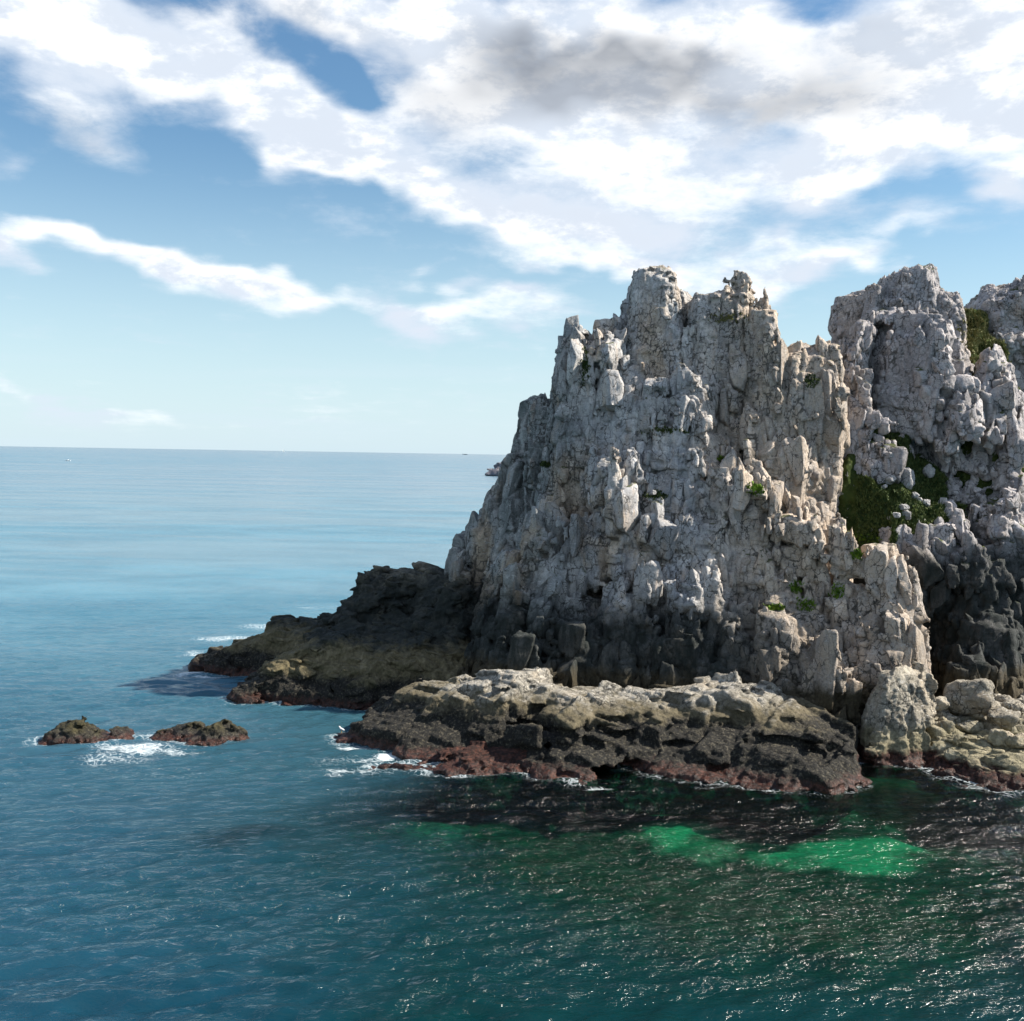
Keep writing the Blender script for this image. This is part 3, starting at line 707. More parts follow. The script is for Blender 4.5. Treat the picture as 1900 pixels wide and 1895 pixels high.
for k, bl in enumerate([
        [B(1516, 1553, 642, 628, 1508, 1566, 700, 103.5, 102.5, 2.6, 3.6, 10), B(1526, 1548, 628, 626, 1518, 1552, 650, 104, 104, 2, 2.4, 10)],
        [B(1468, 1498, 654, 642, 1455, 1508, 720, 103, 102, 2.6, 4, 20)],
        [B(1040, 1084, 634, 612, 1034, 1098, 720, 107, 106, 3, 4.5, -10), B(1056, 1082, 618, 606, 1050, 1086, 640, 107.4, 107, 1.8, 2.4, -10)],
        [B(1286, 1388, 542, 528, 1276, 1402, 650, 105.6, 104.6, 6, 8, 0, 3)],
        [B(1182, 1264, 500, 494, 1168, 1284, 620, 108, 106, 5, 7, 0, 3), B(1196, 1240, 490, 488, 1190, 1250, 530, 109, 108, 3, 4, 0, 3)],
        [B(1340, 1386, 550, 532, 1330, 1400, 620, 105.5, 105, 3, 5, 12), B(1362, 1378, 534, 524, 1350, 1384, 560, 106, 106, 1.8, 2.4, 12)],
        [B(1396, 1446, 574, 568, 1392, 1452, 680, 103.2, 102.5, 3.6, 5, 25, 5)],
        [B(982, 1014, 740, 732, 976, 1020, 830, 111, 110, 3, 4.5, 0, 5)]]):
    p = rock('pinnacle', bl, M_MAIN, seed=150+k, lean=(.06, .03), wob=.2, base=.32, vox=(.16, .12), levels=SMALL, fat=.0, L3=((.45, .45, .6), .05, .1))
    p.parent = main
tag(main, 'tall pale grey fractured sea stack in the middle with dark green base and grassy ledges', 'rock stack')

# the second stack and the spire beyond it
right_blocks = [
    B(1625, 1775, 1000, 1004, 1640, 1790, 1340, 99.0, 94.5, 9, 14),
    B(1640, 1800, 620, 610, 1765, 1900, 1100, 114, 105, 12, 30),
    B(1620, 1690, 518, 497, 1595, 1720, 700, 113, 110, 7, 14),
    B(1664, 1756, 492, 484, 1650, 1790, 720, 114, 109, 8, 15),
    B(1690, 1724, 480, 478, 1676, 1742, 540, 114, 113, 5, 8, 0, 3),
    B(1730, 1758, 479, 482, 1720, 1770, 560, 114, 113, 4, 8),
    B(1588, 1640, 585, 570, 1585, 1660, 760, 111, 109, 7, 12),
    B(1755, 1800, 545, 560, 1740, 1830, 760, 112.5, 108, 7, 12),
    B(1564, 1592, 650, 610, 1560, 1620, 900, 109.5, 105, 6, 10),
    B(1700, 1795, 620, 640, 1745, 1830, 1010, 108.5, 101.5, 6, 14, 14, 5),     # long leaning buttress
    B(1640, 1720, 690, 700, 1640, 1730, 815, 111, 109.0, 6, 10),
    B(1590, 1650, 700, 720, 1600, 1640, 830, 110, 108.5, 6, 8, 8),
    B(1812, 1850, 700, 690, 1800, 1900, 1050, 108, 101, 7, 14, 6),
    B(1850, 1910, 660, 680, 1830, 1960, 1080, 108, 100, 8, 16),
    B(1745, 1960, 930, 930, 1740, 1990, 1120, 102, 98.5, 8, 18),
    B(1650, 1990, 1030, 1000, 1655, 1990, 1340, 101, 95.0, 10, 20),
    B(1750, 1900, 1080, 1100, 1760, 1960, 1330, 99, 92.5, 7, 14, 6),
    B(1760, 1850, 1240, 1250, 1750, 1870, 1400, 93, 89.5, 5, 10, 10),
]
RIGHT_CUTS = [([(1800, 660), (1815, 780), (1822, 900), (1830, 1000)], 1.1, 6), ([(1680, 790), (1725, 860), (1745, 950), (1752, 1000)], 1.0, 6),
    ([(1700, 580), (1690, 660), (1660, 700)], .7, 4), ([(1640, 620), (1625, 690), (1600, 740)], .8, 4), ([(1600, 720), (1620, 800), (1640, 860)], .8, 4), ([(1756, 560), (1770, 620), (1800, 660)], .7, 4),
    ([(1860, 720), (1850, 820), (1862, 920)], .6, 4), ([(1690, 1060), (1700, 1140), (1712, 1190)], .8, 4), ([(1715, 1165), (1722, 1240), (1740, 1300)], 1.7, 8), ([(1800, 1020), (1790, 1100), (1800, 1200)], .7, 4),
    ([(1870, 1050), (1850, 1130), (1870, 1240)], .7, 4)]
RIGHT_RIDGES = [([(1735, 640), (1765, 760), (1790, 880), (1800, 990)], 2.0, 2.0), ([(1620, 570), (1600, 640), (1610, 700)], 1.4, 1.0), ([(1850, 700), (1840, 820), (1850, 960)], 1.8, 1.2),
    ([(1765, 1060), (1775, 1160), (1800, 1260)], 1.7, 1.3), ([(1660, 1010), (1680, 1100), (1700, 1160)], 1.4, 1.0), ([(1720, 520), (1745, 600)], 1.2, .9)]
right = rock('rock_stack', right_blocks, M_RIGHT, seed=21, lean=(-.12, .04), dip=.2, cuts=RIGHT_CUTS, ridges=RIGHT_RIDGES, fat=-.35, vox=(.25, .2), bl=dict(size=(.8, 2.3), dims=((.8, 1.2), (.8, 1.2), (.9, 1.9)), power=7., cut=.8, prot=(-.08, .2), keep=.7, frame=(-.5, .1, -.1)), levels=[((6., 5., 10.), .5, 1.4, .07, .3, .5, (1, 0)), ((3., 2.8, 4.5), .35, .8, .08, .3, .7, (1, .5))], power=(0, 0, 2.5, 3))
for k, bl_ in enumerate([[B(1664, 1752, 494, 486, 1636, 1790, 640, 113.0, 110.5, 7, 10, 0, 3)], [B(1736, 1796, 530, 545, 1730, 1812, 660, 112.4, 110, 5, 7, 0, 3)]]):
    p = rock('pinnacle', bl_, M_RIGHT, seed=170+k, wob=.3, base=.36, vox=(.18, .14), levels=SMALL, fat=.0, bl=dict(size=(.9, 1.9), power=6., prot=(-.05, .2)), L3=((.45, .45, .6), .05, .1))
    p.parent = right
tag(right, 'craggy pinkish grey sea stack at the right with a long leaning buttress', 'rock stack')
spire_blocks = [
    B(1840, 1990, 550, 490, 1830, 2050, 760, 120, 116, 10, 20),
    B(1864, 1960, 518, 496, 1850, 1990, 620, 121, 120, 7, 10),
    B(1800, 2050, 700, 690, 1790, 2080, 1100, 118, 112, 12, 20),
    B(1800, 1850, 590, 600, 1800, 1860, 720, 119, 117, 6, 10),
]
spire = rock('rock_spire', spire_blocks, M_RIGHT, seed=33, fat=-.3, vox=(.25, .2), levels=[((5., 5., 7.), .8, 1.2, .08, .35, .9, (1, 0)), ((2.2, 2.2, 2.6), .3, .6, .1, .4, .8, (1, .3))], bl=dict(size=(1.0, 2.4), dims=((.8, 1.2), (.8, 1.2), (.8, 1.5)), power=6., cut=.78, prot=(.0, .25)), power=(2, 2, 2.5, 3))
tag(spire, 'rounded bouldery grey spire at the right edge behind the dark grassy gully', 'rock spire')

# ------------------------------------------------------------------ low rocks round the foot
tail_blocks = [
    B(664, 800, 1072, 1056, 664, 830, 1190, 112, 109, 7, 11, 0, 7),
    B(790, 870, 1090, 1060, 740, 900, 1260, 108, 102.5, 8, 14),
    B(622, 700, 1126, 1110, 600, 760, 1240, 109.5, 106, 6, 10, 0, 6),
    B(500, 640, 1160, 1146, 470, 680, 1240, 113, 109, 6, 11),
    B(430, 520, 1195, 1170, 400, 540, 1250, 114, 112, 5, 9),
    B(372, 470, 1222, 1200, 345, 500, 1252, 114, 113, 4, 7),
    B(560, 800, 1190, 1150, 520, 860, 1275, 104.5, 101, 7, 12, 4),
    B(480, 640, 1235, 1200, 450, 700, 1290, 103, 101.5, 5, 8, 6),
    B(640, 860, 1220, 1200, 560, 900, 1300, 101.5, 99.0, 6, 10),
    B(447, 500, 1268, 1258, 442, 560, 1296, 101.8, 101.2, 3, 5),
]
tail = rock('rock_tail', tail_blocks, M_TAIL, seed=44, base=.36, vox=(.18, .14), levels=[((3.8, 3.4, 2.6), .3, .7, .07, .35, .9, (1, 0)), ((1.6, 1.4, 1.1), .22, .4, .09, .35, .8, (.8, .8))], L3=((.6, .6, .4), .1, .16), bl=dict(size=(1.0, 2.4), dims=((1., 1.9), (.8, 1.3), (.5, .9)), power=6., prot=(.05, .25), frame=(-.3, .1, .25), dens=.5, keep=.35), dip=-.35, power=(0, 0, 3, 3), snap=(.4, .6, 0), fat=0., wob=.5)
tag(tail, 'low dark brown rocky spit running left from the foot of the tall stack', 'rock spit')

ledge_blocks = [
    B(612, 700, 1372, 1340, 606, 760, 1392, 87.5, 86.5, 3, 5, 0),
    B(680, 800, 1345, 1290, 640, 850, 1400, 87.5, 84.5, 5, 9, 0, 4, .1),
    B(780, 960, 1285, 1262, 740, 1000, 1405, 88.5, 83.0, 5, 10),
    B(860, 985, 1272, 1270, 840, 1010, 1400, 86, 82.5, 4, 8),
    B(955, 1005, 1250, 1252, 950, 1030, 1340, 88.5, 86.0, 4, 7, 6, 6),
    B(1000, 1050, 1268, 1285, 990, 1070, 1400, 87, 83, 4, 8),
    B(1040, 1110, 1295, 1290, 1030, 1120, 1430, 84.5, 80, 5, 10),
    B(1100, 1190, 1300, 1300, 1090, 1200, 1440, 84.0, 80, 5, 10),
    B(1160, 1400, 1296, 1280, 1150, 1440, 1440, 84.5, 79.6, 6, 10, 0, 5),
    B(1360, 1510, 1292, 1310, 1340, 1530, 1440, 83.8, 79.4, 6, 10, 0, 5),
    B(1480, 1600, 1330, 1350, 1480, 1610, 1440, 82.5, 79.8, 5, 9, -6),
    B(985, 1100, 1362, 1350, 960, 1108, 1452, 80.6, 78.8, 4, 6, 0, 6),
    B(1400, 1522, 1402, 1392, 1390, 1530, 1486, 77.6, 76.0, 3.2, 5, -6, 6),
    B(1530, 1604, 1420, 1428, 1526, 1612, 1474, 77.8, 76.9, 3, 4.5, -6, 6),
    B(1100, 1400, 1432, 1432, 1080, 1420, 1468, 79.0, 77.6, 3, 5),
]
ledge = rock('rock_ledge', ledge_blocks, M_LEDGE, seed=55, levels=[((4.2, 3.2, 2.4), .3, .7, .07, .35, .9, (1, 0)), ((1.7, 1.4, 1.2), .2, .4, .09, .35, .8, (.8, .8))], L3=((.7, .6, .4), .07, .14), power=(0, 0, 5, 4), snap=(.6, .8, 0), fat=.1, wob=.2, base=.36, cuts=[([(1108, 1300), (1108, 1380), (1110, 1440)], .7, 4), ([(1010, 1290), (1000, 1350), (960, 1400)], .5, 3), ([(1260, 1300), (1262, 1400)], .35, 2), ([(1525, 1390), (1530, 1470)], .5, 3), ([(1400, 1400), (1390, 1440)], .5, 2)], vox=(.18, .13))
tag(ledge, 'long flat-topped rock ledge with sunlit tan top and black sides before the tall stack', 'rock ledge')
reef_blocks = [
    B(650, 780, 1436, 1412, 630, 800, 1456, 79.5, 78.2, 2.5, 4, 0, 3),
    B(760, 880, 1412, 1398, 740, 900, 1448, 81, 79.0, 3, 5, 0, 3),
    B(860, 1000, 1396, 1392, 840, 1010, 1450, 81, 78.4, 3, 6, 0, 3),
    B(680, 760, 1442, 1440, 670, 770, 1462, 77.9, 77.2, 1.2, 2.2, 0, 3),
    B(780, 900, 1430, 1420, 770, 930, 1458, 78.6, 77.6, 2, 3, 0, 3),
]
M_REEF = rock_mat('reef_rock', pale=(.18, .13, .09), grey=(.1, .06, .045), z_dark=-9, z_ochre=-3, z_black=-3, z_weed=2.0)
reef = rock('reef', reef_blocks, M_REEF, seed=66, levels=[((2.6, 2.2, 1.6), .25, .4, .07, .35, .9, (1, 0)), ((1.1, 1.1, .7), .2, .25, .09, .35, .8, (.8, .8))], L3=((.4, .4, .3), .09, .12), power=(0, 0, 3, 3), snap=(.3, .5, 0), fat=-.1, wob=.3, base=.28, vox=(.14, .10))
tag(reef, 'low reddish brown weedy reef lying along the front of the ledge', 'reef')

# right shore
slab_blocks = [B(1648, 1742, 1250, 1246, 1622, 1740, 1402, 85.5, 83.2, 3.5, 6, -6, 5), B(1625, 1680, 1330, 1290, 1612, 1690, 1404, 84.2, 82.8, 3, 5, 0)]
slab = rock('rock_slab', slab_blocks, M_SHORE, seed=71, levels=[((2.6, 2.6, 6), .2, .5, .07, .35, .9, (1, 0)), ((1.1, 1.1, .9), .2, .3, .09, .35, .8, (.8, .8))], L3=((.5, .5, .35), .08, .14), wob=.2, base=.3, vox=(.15, .11), power=(0, 0, 3, 3), snap=(.3, .5, 0), fat=-.1)
tag(slab, 'upright sunlit tan rock slab beside the dark cave with red weed at its foot', 'rock slab')
shore_blocks = [
    B(1765, 1900, 1380, 1400, 1740, 1990, 1470, 82.5, 78.0, 7, 11, 10),
    B(1830, 2000, 1410, 1420, 1820, 2040, 1500, 79.5, 75.5, 7, 10, 6),
    B(1740, 1790, 1345, 1335, 1700, 1800, 1412, 85.5, 83.5, 4, 6),
    B(1760, 2000, 1330, 1310, 1750, 2000, 1400, 88, 85, 6, 8),
]
shore = rock('shore_rocks', shore_blocks, M_SHORE, seed=77, fat=-.1, levels=[((2.6, 2.6, 2), .4, .6, .07, .35, .9, (1, 0)), ((1.1, 1.1, .8), .3, .4, .09, .35, .8, (.8, .8))], L3=((.45, .45, .35), .1, .14), wob=.4, base=.32, vox=(.16, .12), bl=dict(size=(.7, 1.7), dims=((.9, 1.4), (.8, 1.2), (.6, 1.)), power=4.5, prot=(.05, .35), dens=.4), power=(2, 2, 2, 3))
tag(shore, 'knobbly cream and rust shore rock sloping into the water at the right edge', 'shore rock')

def single(name, px, py, Y, r, seed, m, label, cat='boulder', group=None, z=None, sq=(1, 1, 1), vox=.08):
    """one loose boulder, its centre on a sight line"""
    c = at(px, py, Y); r = np.array([r*sq[0], r*sq[1], r*sq[2]])
    lo = -r*1.6; h = float(min(r))/7; nn = np.ceil((r*3.2)/h).astype(int)+1
    ax = [lo[i]+np.arange(nn[i])*h for i in range(3)]; X, Y_, Z = np.meshgrid(*ax, indexing='ij')
    rnd = np.random.RandomState(seed); f = ((np.abs(X/r[0])**2.6+np.abs(Y_/r[1])**2.6+np.abs(Z/r[2])**2.6)**(1/2.6)-1)*r.min()
    for k in range(15):
        d = rnd.normal(size=3); d /= np.linalg.norm(d); f = np.maximum(f, X*d[0]+Y_*d[1]+Z*d[2]-np.sqrt(((r*d)**2).sum())*rnd.uniform(.60, .90))
    f[0] = f[-1] = 9; f[:, 0] = f[:, -1] = 9; f[:, :, 0] = f[:, :, -1] = 9
    V, F = surface_nets(f, lo, h); V, F, N = remesh(V, F, float(max(min(r)/12, .02)))
    V = V+N*(fbm(V+seed*9, (r.min()*.5,)*3, seed, 4)*.22*r.min())[:, None].astype(np.float32)
    one = np.zeros(len(V))
    o = mesh_obj(name, V, F, m, {'crack': one, 'tone': one+.5, 'block': one+rnd.rand()})
    o.location = c; tag(o, label, cat, group); return o

# sea rocks at left
sea_specs = [
    ([B(100, 140, 1345, 1342, 70, 165, 1378, 86.3, 85.2, 2.5, 4, 0, 3), B(62, 110, 1372, 1362, 50, 130, 1384, 85.5, 85.0, 2, 3, 0, 3), B(140, 185, 1362, 1358, 120, 200, 1380, 86.2, 85.6, 2, 3, 0, 3),
      B(192, 224, 1358, 1360, 170, 234, 1380, 86.5, 85.8, 2, 3, 0, 3)], 'dark lumpy sea rock, leftmost of the three washed by foam', 81),
    ([B(285, 362, 1362, 1346, 250, 366, 1372, 87.6, 86.8, 1.5, 2.4, 0, 3), B(330, 362, 1350, 1344, 310, 366, 1362, 88.3, 88, 1.3, 2, 0, 3)], 'thin reddish sea rock between the two bigger ones, white foam around it', 82),
    ([B(385, 432, 1344, 1346, 360, 441, 1376, 87.2, 86.0, 2, 3.4, 0, 3), B(330, 400, 1370, 1352, 318, 410, 1382, 86.4, 85.6, 1.8, 3, 0, 3)], 'humped mossy sea rock, rightmost of the three with foam on its left', 83),
]
for bl, lab, sd_ in sea_specs:
    o = rock('sea_rock', bl, M_SEA, seed=sd_, fat=-.05, levels=[((1.8, 1.8, 1.2), .2, .4, .07, .35, .9, (1, 0)), ((.9, .9, .7), .18, .25, .09, .35, .8, (.8, .8))], L3=((.4, .4, .35), .1, .12), wob=.25, base=.24, vox=(.12, .09), power=(2, 2, 2, 3))
    tag(o, lab, 'sea rock', 'rocks washed by the sea')


# ------------------------------------------------------------------ grassy gully between the stacks
mg, n = mat('slope_grass')
P = n.new('ShaderNodeNewGeometry').outputs['Position']
gc = n.mix(n.ramp(n.noise(P, .6, 5, .65), .35, .65), (.018, .032, .008), (.055, .075, .018))
gc = n.mix(n.ramp(n.noise(P, 3.5, 4, .7), .5, .7), gc, (.085, .09, .03))
gc = n.mix(n.ramp(n.noise(P, 1.4, 4, .7), .62, .68), gc, (.25, .24, .22))
gc = n.mix(n.ramp(n.math('ADD', n.xyz(P)[2], n.math('MULTIPLY', n.noise(P, .5, 3, .6), 3)), 17.5, 14.5), gc, (.035, .035, .03))
M_SLOPE = finish(mg, n, gc, .95, n.noise(P, 5, 6, .7), .9, .25, .1)
slope = rock('grass_slope', [B(1590, 1810, 915, 915, 1580, 1820, 1060, 101.8, 101.5, 9, 10, 0, 4, 1.05), B(1590, 1690, 800, 800, 1580, 1700, 930, 107, 103, 5, 9, 0, 4, .8)], M_SLOPE, seed=91,
             levels=[((5, 5, 5), .4, .5, .1, .3, .7, (1, 0)), ((1.6, 1.6, 1.4), .2, .2, .12, .3, .6, (.6, 1))], wob=.5, vox=(.25, .2))
tag(slope, kind='structure')
spire_slope = rock('grass_slope', [B(1795, 1870, 660, 655, 1780, 1900, 800, 114, 110, 7, 12, 0, 4, .8), B(1815, 1860, 590, 600, 1800, 1880, 720, 118, 113, 5, 10, 0, 4, .6)], M_SLOPE, seed=92,
             levels=[((5, 5, 5), .4, .5, .1, .3, .7, (1, 0))], wob=.5, vox=(.25, .2))
tag(spire_slope, kind='structure')
head = rock('headland', [B(930, 1100, 856, 846, 905, 1120, 881, 1190, 1180, 30, 60), B(905, 960, 874, 858, 900, 980, 882, 1188, 1180, 15, 30)], M_FAR, seed=93, wob=2, base=4., vox=(2, 1.5),
            levels=[((14, 14, 10), 2, 3, .1, .3, .7, (1, 0)), ((6, 6, 5), 1, 1.5, .1, .3, .7, (1, 0))], L3=((3, 3, 3), .3, .4))
tag(head, 'small purple grey headland on the sea far behind the left slope of the tall stack', 'headland')

bpy.context.view_layer.update()
DG = bpy.context.evaluated_depsgraph_get()
def hit(px, py, only=None):
    d = Vector(rays(px, py)).normalized(); ok, loc, nor, i, ob, _ = SC.ray_cast(DG, Vector((0, 0, CAM_H)), d, distance=400)
    return (loc, nor, ob) if ok else (None, None, None)

# ------------------------------------------------------------------ water: body of the sea, waves as real geometry near the rocks
RNG = np.random.RandomState(5)
def waves(X, Y):
    Z = np.zeros_like(X); fade = np.clip((230-np.hypot(X, Y))/130, 0, 1)*np.clip((np.hypot(X, Y)-18)/10, 0, 1)
    g = vnoise(np.stack([X.ravel()/22, Y.ravel()/14, X.ravel()*0+.5], 1), 400).reshape(X.shape)
    jobs = []
    for i in range(84):
        lam = .8*(4.5/.8)**(RNG.rand()**1.1); th = R(-78)+RNG.normal()*.38; ph = RNG.rand()*6.283; jobs.append((lam, th, ph, .0085*lam**.6))
    def one(j):
        lam, th, ph, a = j; k = 6.2832/lam
        p = k*(X*math.cos(th)+Y*math.sin(th))+ph; s_ = np.sin(p); return a*(s_-.25*np.cos(2*p))*np.where(lam < 3, .8+.5*g, 1)
    for z in POOL.map(one, jobs): Z += z
    return Z*fade
def grid(xs, ys):
    X, Y = np.meshgrid(xs, ys, indexing='ij'); nx, ny = X.shape; i = np.arange(nx*ny).reshape(nx, ny)
    F = np.stack([i[:-1, :-1].ravel(), i[1:, :-1].ravel(), i[1:, 1:].ravel(), i[:-1, 1:].ravel()], 1); return X, Y, F
def steps(lo, hi, n0, far, g=1.35):
    a = list(np.linspace(lo, hi, n0)); st = a[1]-a[0]
    l, r = [lo], [hi]; q = st
    while r[-1] < far: q *= g; r.append(r[-1]+q); l.append(l[-1]-q)
    return np.array(l[1:][::-1]+a+r[1:])
xs = steps(-80, 75, int(620*QUAL), 150000); ys = steps(20, 170, int(640*QUAL), 150000)
X, Y, F = grid(xs, ys)
Z = waves(X, Y)
# rock outline at the water for the foam line
occ = np.zeros((460, 460)); ox, oy, oh = -90, 20, .4
for o in ROCKS:
    if o is head: continue
    co = np.empty(len(o.data.vertices)*3, np.float32); o.data.vertices.foreach_get('co', co); co = co.reshape(-1, 3)
    c = co[np.abs(co[:, 2]) < .25]; i = ((c[:, 0]-ox)/oh).astype(int); j = ((c[:, 1]-oy)/oh).astype(int)
    ok = (i >= 0) & (i < 460) & (j >= 0) & (j < 460); occ[i[ok], j[ok]] = 1
def blur(a, r):
    k = np.exp(-np.linspace(-2, 2, 2*r+1)**2); k /= k.sum()
    for ax in (0, 1): a = np.apply_along_axis(lambda v: np.convolve(v, k, 'same'), ax, a)
    return a
ring = blur(occ, 3); ring /= ring.max(); ring2 = blur(occ, 14); ring2 /= ring2.max()
def look(a, X, Y):
    i = np.clip(((X-ox)/oh), 0, 458); j = np.clip(((Y-oy)/oh), 0, 458); i0 = i.astype(int); j0 = j.astype(int); u = i-i0; v = j-j0
    r = a[i0, j0]*(1-u)*(1-v)+a[i0+1, j0]*u*(1-v)+a[i0, j0+1]*(1-u)*v+a[i0+1, j0+1]*u*v
    return r*((X > ox) & (X < ox+183) & (Y > oy) & (Y < oy+183))
def patch(X, Y, L, z=0.0):
    """soft patches given in photo pixels, laid flat on height z"""
    wx = fbm(np.stack([X.ravel(), Y.ravel(), X.ravel()*0], 1), (5, 5, 5), 300, 3).reshape(X.shape); wy = fbm(np.stack([X.ravel(), Y.ravel(), X.ravel()*0+9], 1), (5, 5, 5), 320, 3).reshape(X.shape)
    s = np.zeros_like(X)
    for (px, py, hw, hh, w) in L:
        c = on_z(px, py, z); rx = abs(on_z(px+hw, py, z)[0]-c[0]); ry = max(abs(on_z(px, py-hh, z)[1]-c[1]), .3)
        k = min(min(rx, ry)*1.6, 3.5)
        d = np.sqrt(((X-c[0]+wx*k)/rx)**2+((Y-c[1]+wy*k)/ry)**2); s = np.maximum(s, w*np.clip(1.3-d, 0, 1))
    return s
FOAM = [(250, 1392, 80, 12, .75), (200, 1408, 90, 14, .5), (330, 1392, 60, 10, .6), (235, 1368, 18, 12, .7), (290, 1365, 45, 5, .8), (300, 1430, 150, 12, .25),
        (345, 1250, 30, 8, .9), (390, 1256, 50, 4, .8), (420, 1185, 70, 8, .6), (520, 1165, 90, 7, .55), (370, 1215, 40, 8, .55), (560, 1128, 60, 4, .45), (620, 1128, 40, 4, .3),
        (650, 1388, 40, 5, .8), (715, 1402, 34, 7, 1.0), (690, 1410, 50, 6, .6), (640, 1432, 40, 5, .7), (620, 1440, 25, 6, .6), (640, 1412, 60, 18, .35), (760, 1400, 20, 4, .8),
        (1110, 1464, 22, 6, .75), (1330, 1462, 40, 3, .5), (1720, 1402, 14, 6, .7), (760, 1280, 30, 4, .3), (190, 1205, 60, 6, .25), (180, 1198, 30, 4, .3), (450, 1292, 12, 5, .8), (440, 1440, 60, 6, .2)]
foam = np.maximum(patch(X, Y, FOAM), look(ring, X, Y)*.55)
far_ = np.hypot(X, Y)
# how much of the water column is too deep to see the bottom through
shal = patch(X, Y, [(1400, 1540, 560, 150, 2.0), (1680, 1440, 160, 60, 2.0), (1850, 1500, 200, 60, 2.0), (1050, 1500, 400, 90, 1.4), (760, 1545, 200, 45, .7), (480, 1548, 100, 25, .5)])
deep = 1-np.clip(shal, 0, 1); cove = np.clip(patch(X, Y, [(1400, 1640, 760, 380, 1.8), (700, 1560, 420, 160, .8), (1000, 1330, 600, 120, 1.0)]), 0, 1)
chop = np.clip(1-look(ring2, X, Y)*.9, .25, 1)
mw, n = mat('sea_water')
P = n.new('ShaderNodeNewGeometry').outputs['Position']; px_, py_, pz_ = n.xyz(P)
dist = n.vec('LENGTH', P)
streak = n.noise(n.vec('MULTIPLY', P, (.0035, .022, 0)), 1.0, 5, .6, dist=.6)
gust = n.noise(n.vec('MULTIPLY', P, (.03, .05, 0)), 1.0, 4, .55)
rot = n.new('ShaderNodeMapping'); n.put(rot.inputs[0], P); rot.inputs['Rotation'].default_value = (0, 0, R(-10))
w1 = n.noise(n.vec('MULTIPLY', rot.outputs[0], (.8, 1.9, 0)), 1.0, 3, .6, dist=.4)
w2 = n.noise(n.vec('MULTIPLY', rot.outputs[0], (2.4, 4.6, 0)), 1.0, 4, .6, dist=.4)
w3 = n.noise(n.vec('MULTIPLY', rot.outputs[0], (.09, .22, 0)), 1.0, 3, .5, dist=.3)
hgt = n.math('ADD', n.math('MULTIPLY', w1, .46), n.math('MULTIPLY', w2, .20))
hgt = n.math('ADD', hgt, n.math('MULTIPLY', w3, .25))
hgt = n.math('ADD', hgt, n.math('MULTIPLY', n.noise(n.vec('MULTIPLY', rot.outputs[0], (.02, .075, 0)), 1.0, 4, .6, dist=.4), n.ramp(dist, 120, 500, 0, 3.5)))
bmp = n.new('ShaderNodeBump'); bmp.inputs['Distance'].default_value = 1.0
n.put(bmp.inputs['Height'], hgt)
n.put(bmp.inputs['Strength'], n.math('MULTIPLY', n.math('MULTIPLY', n.ramp(gust, .3, .7, .6, 1.15), n.ramp(streak, .40, .60, .35, 1.1)), n.math('MULTIPLY', n.attr('chop'), n.math('ADD', n.ramp(dist, 120, 600, 1.0, .35), n.ramp(dist, 900, 2500, 0, .45)))))
gl = n.new('ShaderNodeBsdfGlossy'); n.put(gl.inputs['Roughness'], n.ramp(dist, 60, 900, .14, .22)); n.l.new(bmp.outputs[0], gl.inputs['Normal'])
fr = n.new('ShaderNodeFresnel'); fr.inputs['IOR'].default_value = 1.50; n.l.new(bmp.outputs[0], fr.inputs['Normal'])
tr = n.new('ShaderNodeBsdfTransparent'); tr.inputs[0].default_value = (.09, .60, .43, 1)
df = n.new('ShaderNodeBsdfDiffuse')
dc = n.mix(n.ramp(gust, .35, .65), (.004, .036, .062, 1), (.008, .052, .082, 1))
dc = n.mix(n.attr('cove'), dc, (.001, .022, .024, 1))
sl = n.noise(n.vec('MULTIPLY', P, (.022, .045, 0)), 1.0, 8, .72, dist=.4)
dc = n.mix(n.ramp(dist, 40, 210), dc, n.mix(n.ramp(sl, .35, .65), (.07, .19, .265, 1), (.12, .265, .345, 1)))  # haze and sky reflection painted into the body colour, paler with distance
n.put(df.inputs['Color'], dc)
body = n.new('ShaderNodeMixShader'); n.put(body.inputs[0], n.ramp(n.attr('deep'), 0, 1, .0, 1.0, False)); n.l.new(tr.outputs[0], body.inputs[1]); n.l.new(df.outputs[0], body.inputs[2])
wat = n.new('ShaderNodeMixShader'); n.put(wat.inputs[0], n.math('MULTIPLY', n.math('MINIMUM', fr.outputs[0], .9), n.ramp(n.attr('cove'), 0, 1, 1.0, .62, False))); n.l.new(body.outputs[0], wat.inputs[1]); n.l.new(gl.outputs[0], wat.inputs[2])
fo = n.new('ShaderNodeBsdfDiffuse'); fo.inputs[0].default_value = (.62, .68, .70, 1)
wp = n.vec('ADD', P, n.vec('SCALE', n.noise(P, .8, 3, .6, color=True), 1.4))
lace = n.math('SUBTRACT', 1.0, n.ramp(n.voro(n.vec('MULTIPLY', wp, (1.7, 2.6, 0)), 1.0, 'DISTANCE_TO_EDGE'), 0, .16))
lace = n.math('ADD', n.math('MULTIPLY', lace, .30), n.math('MULTIPLY', n.noise(wp, 3.2, 8, .8), 1.15))
fm = n.ramp(n.math('ADD', n.attr('foam'), lace), 1.0, 1.75, 0, .92)
fin = n.new('ShaderNodeMixShader'); n.put(fin.inputs[0], fm); n.l.new(wat.outputs[0], fin.inputs[1]); n.l.new(fo.outputs[0], fin.inputs[2])
n.l.new(fin.outputs[0], n.new('ShaderNodeOutputMaterial').inputs[0])
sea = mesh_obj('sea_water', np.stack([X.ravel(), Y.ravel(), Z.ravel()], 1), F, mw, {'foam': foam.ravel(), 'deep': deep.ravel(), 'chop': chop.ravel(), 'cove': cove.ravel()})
tag(sea, kind='structure')

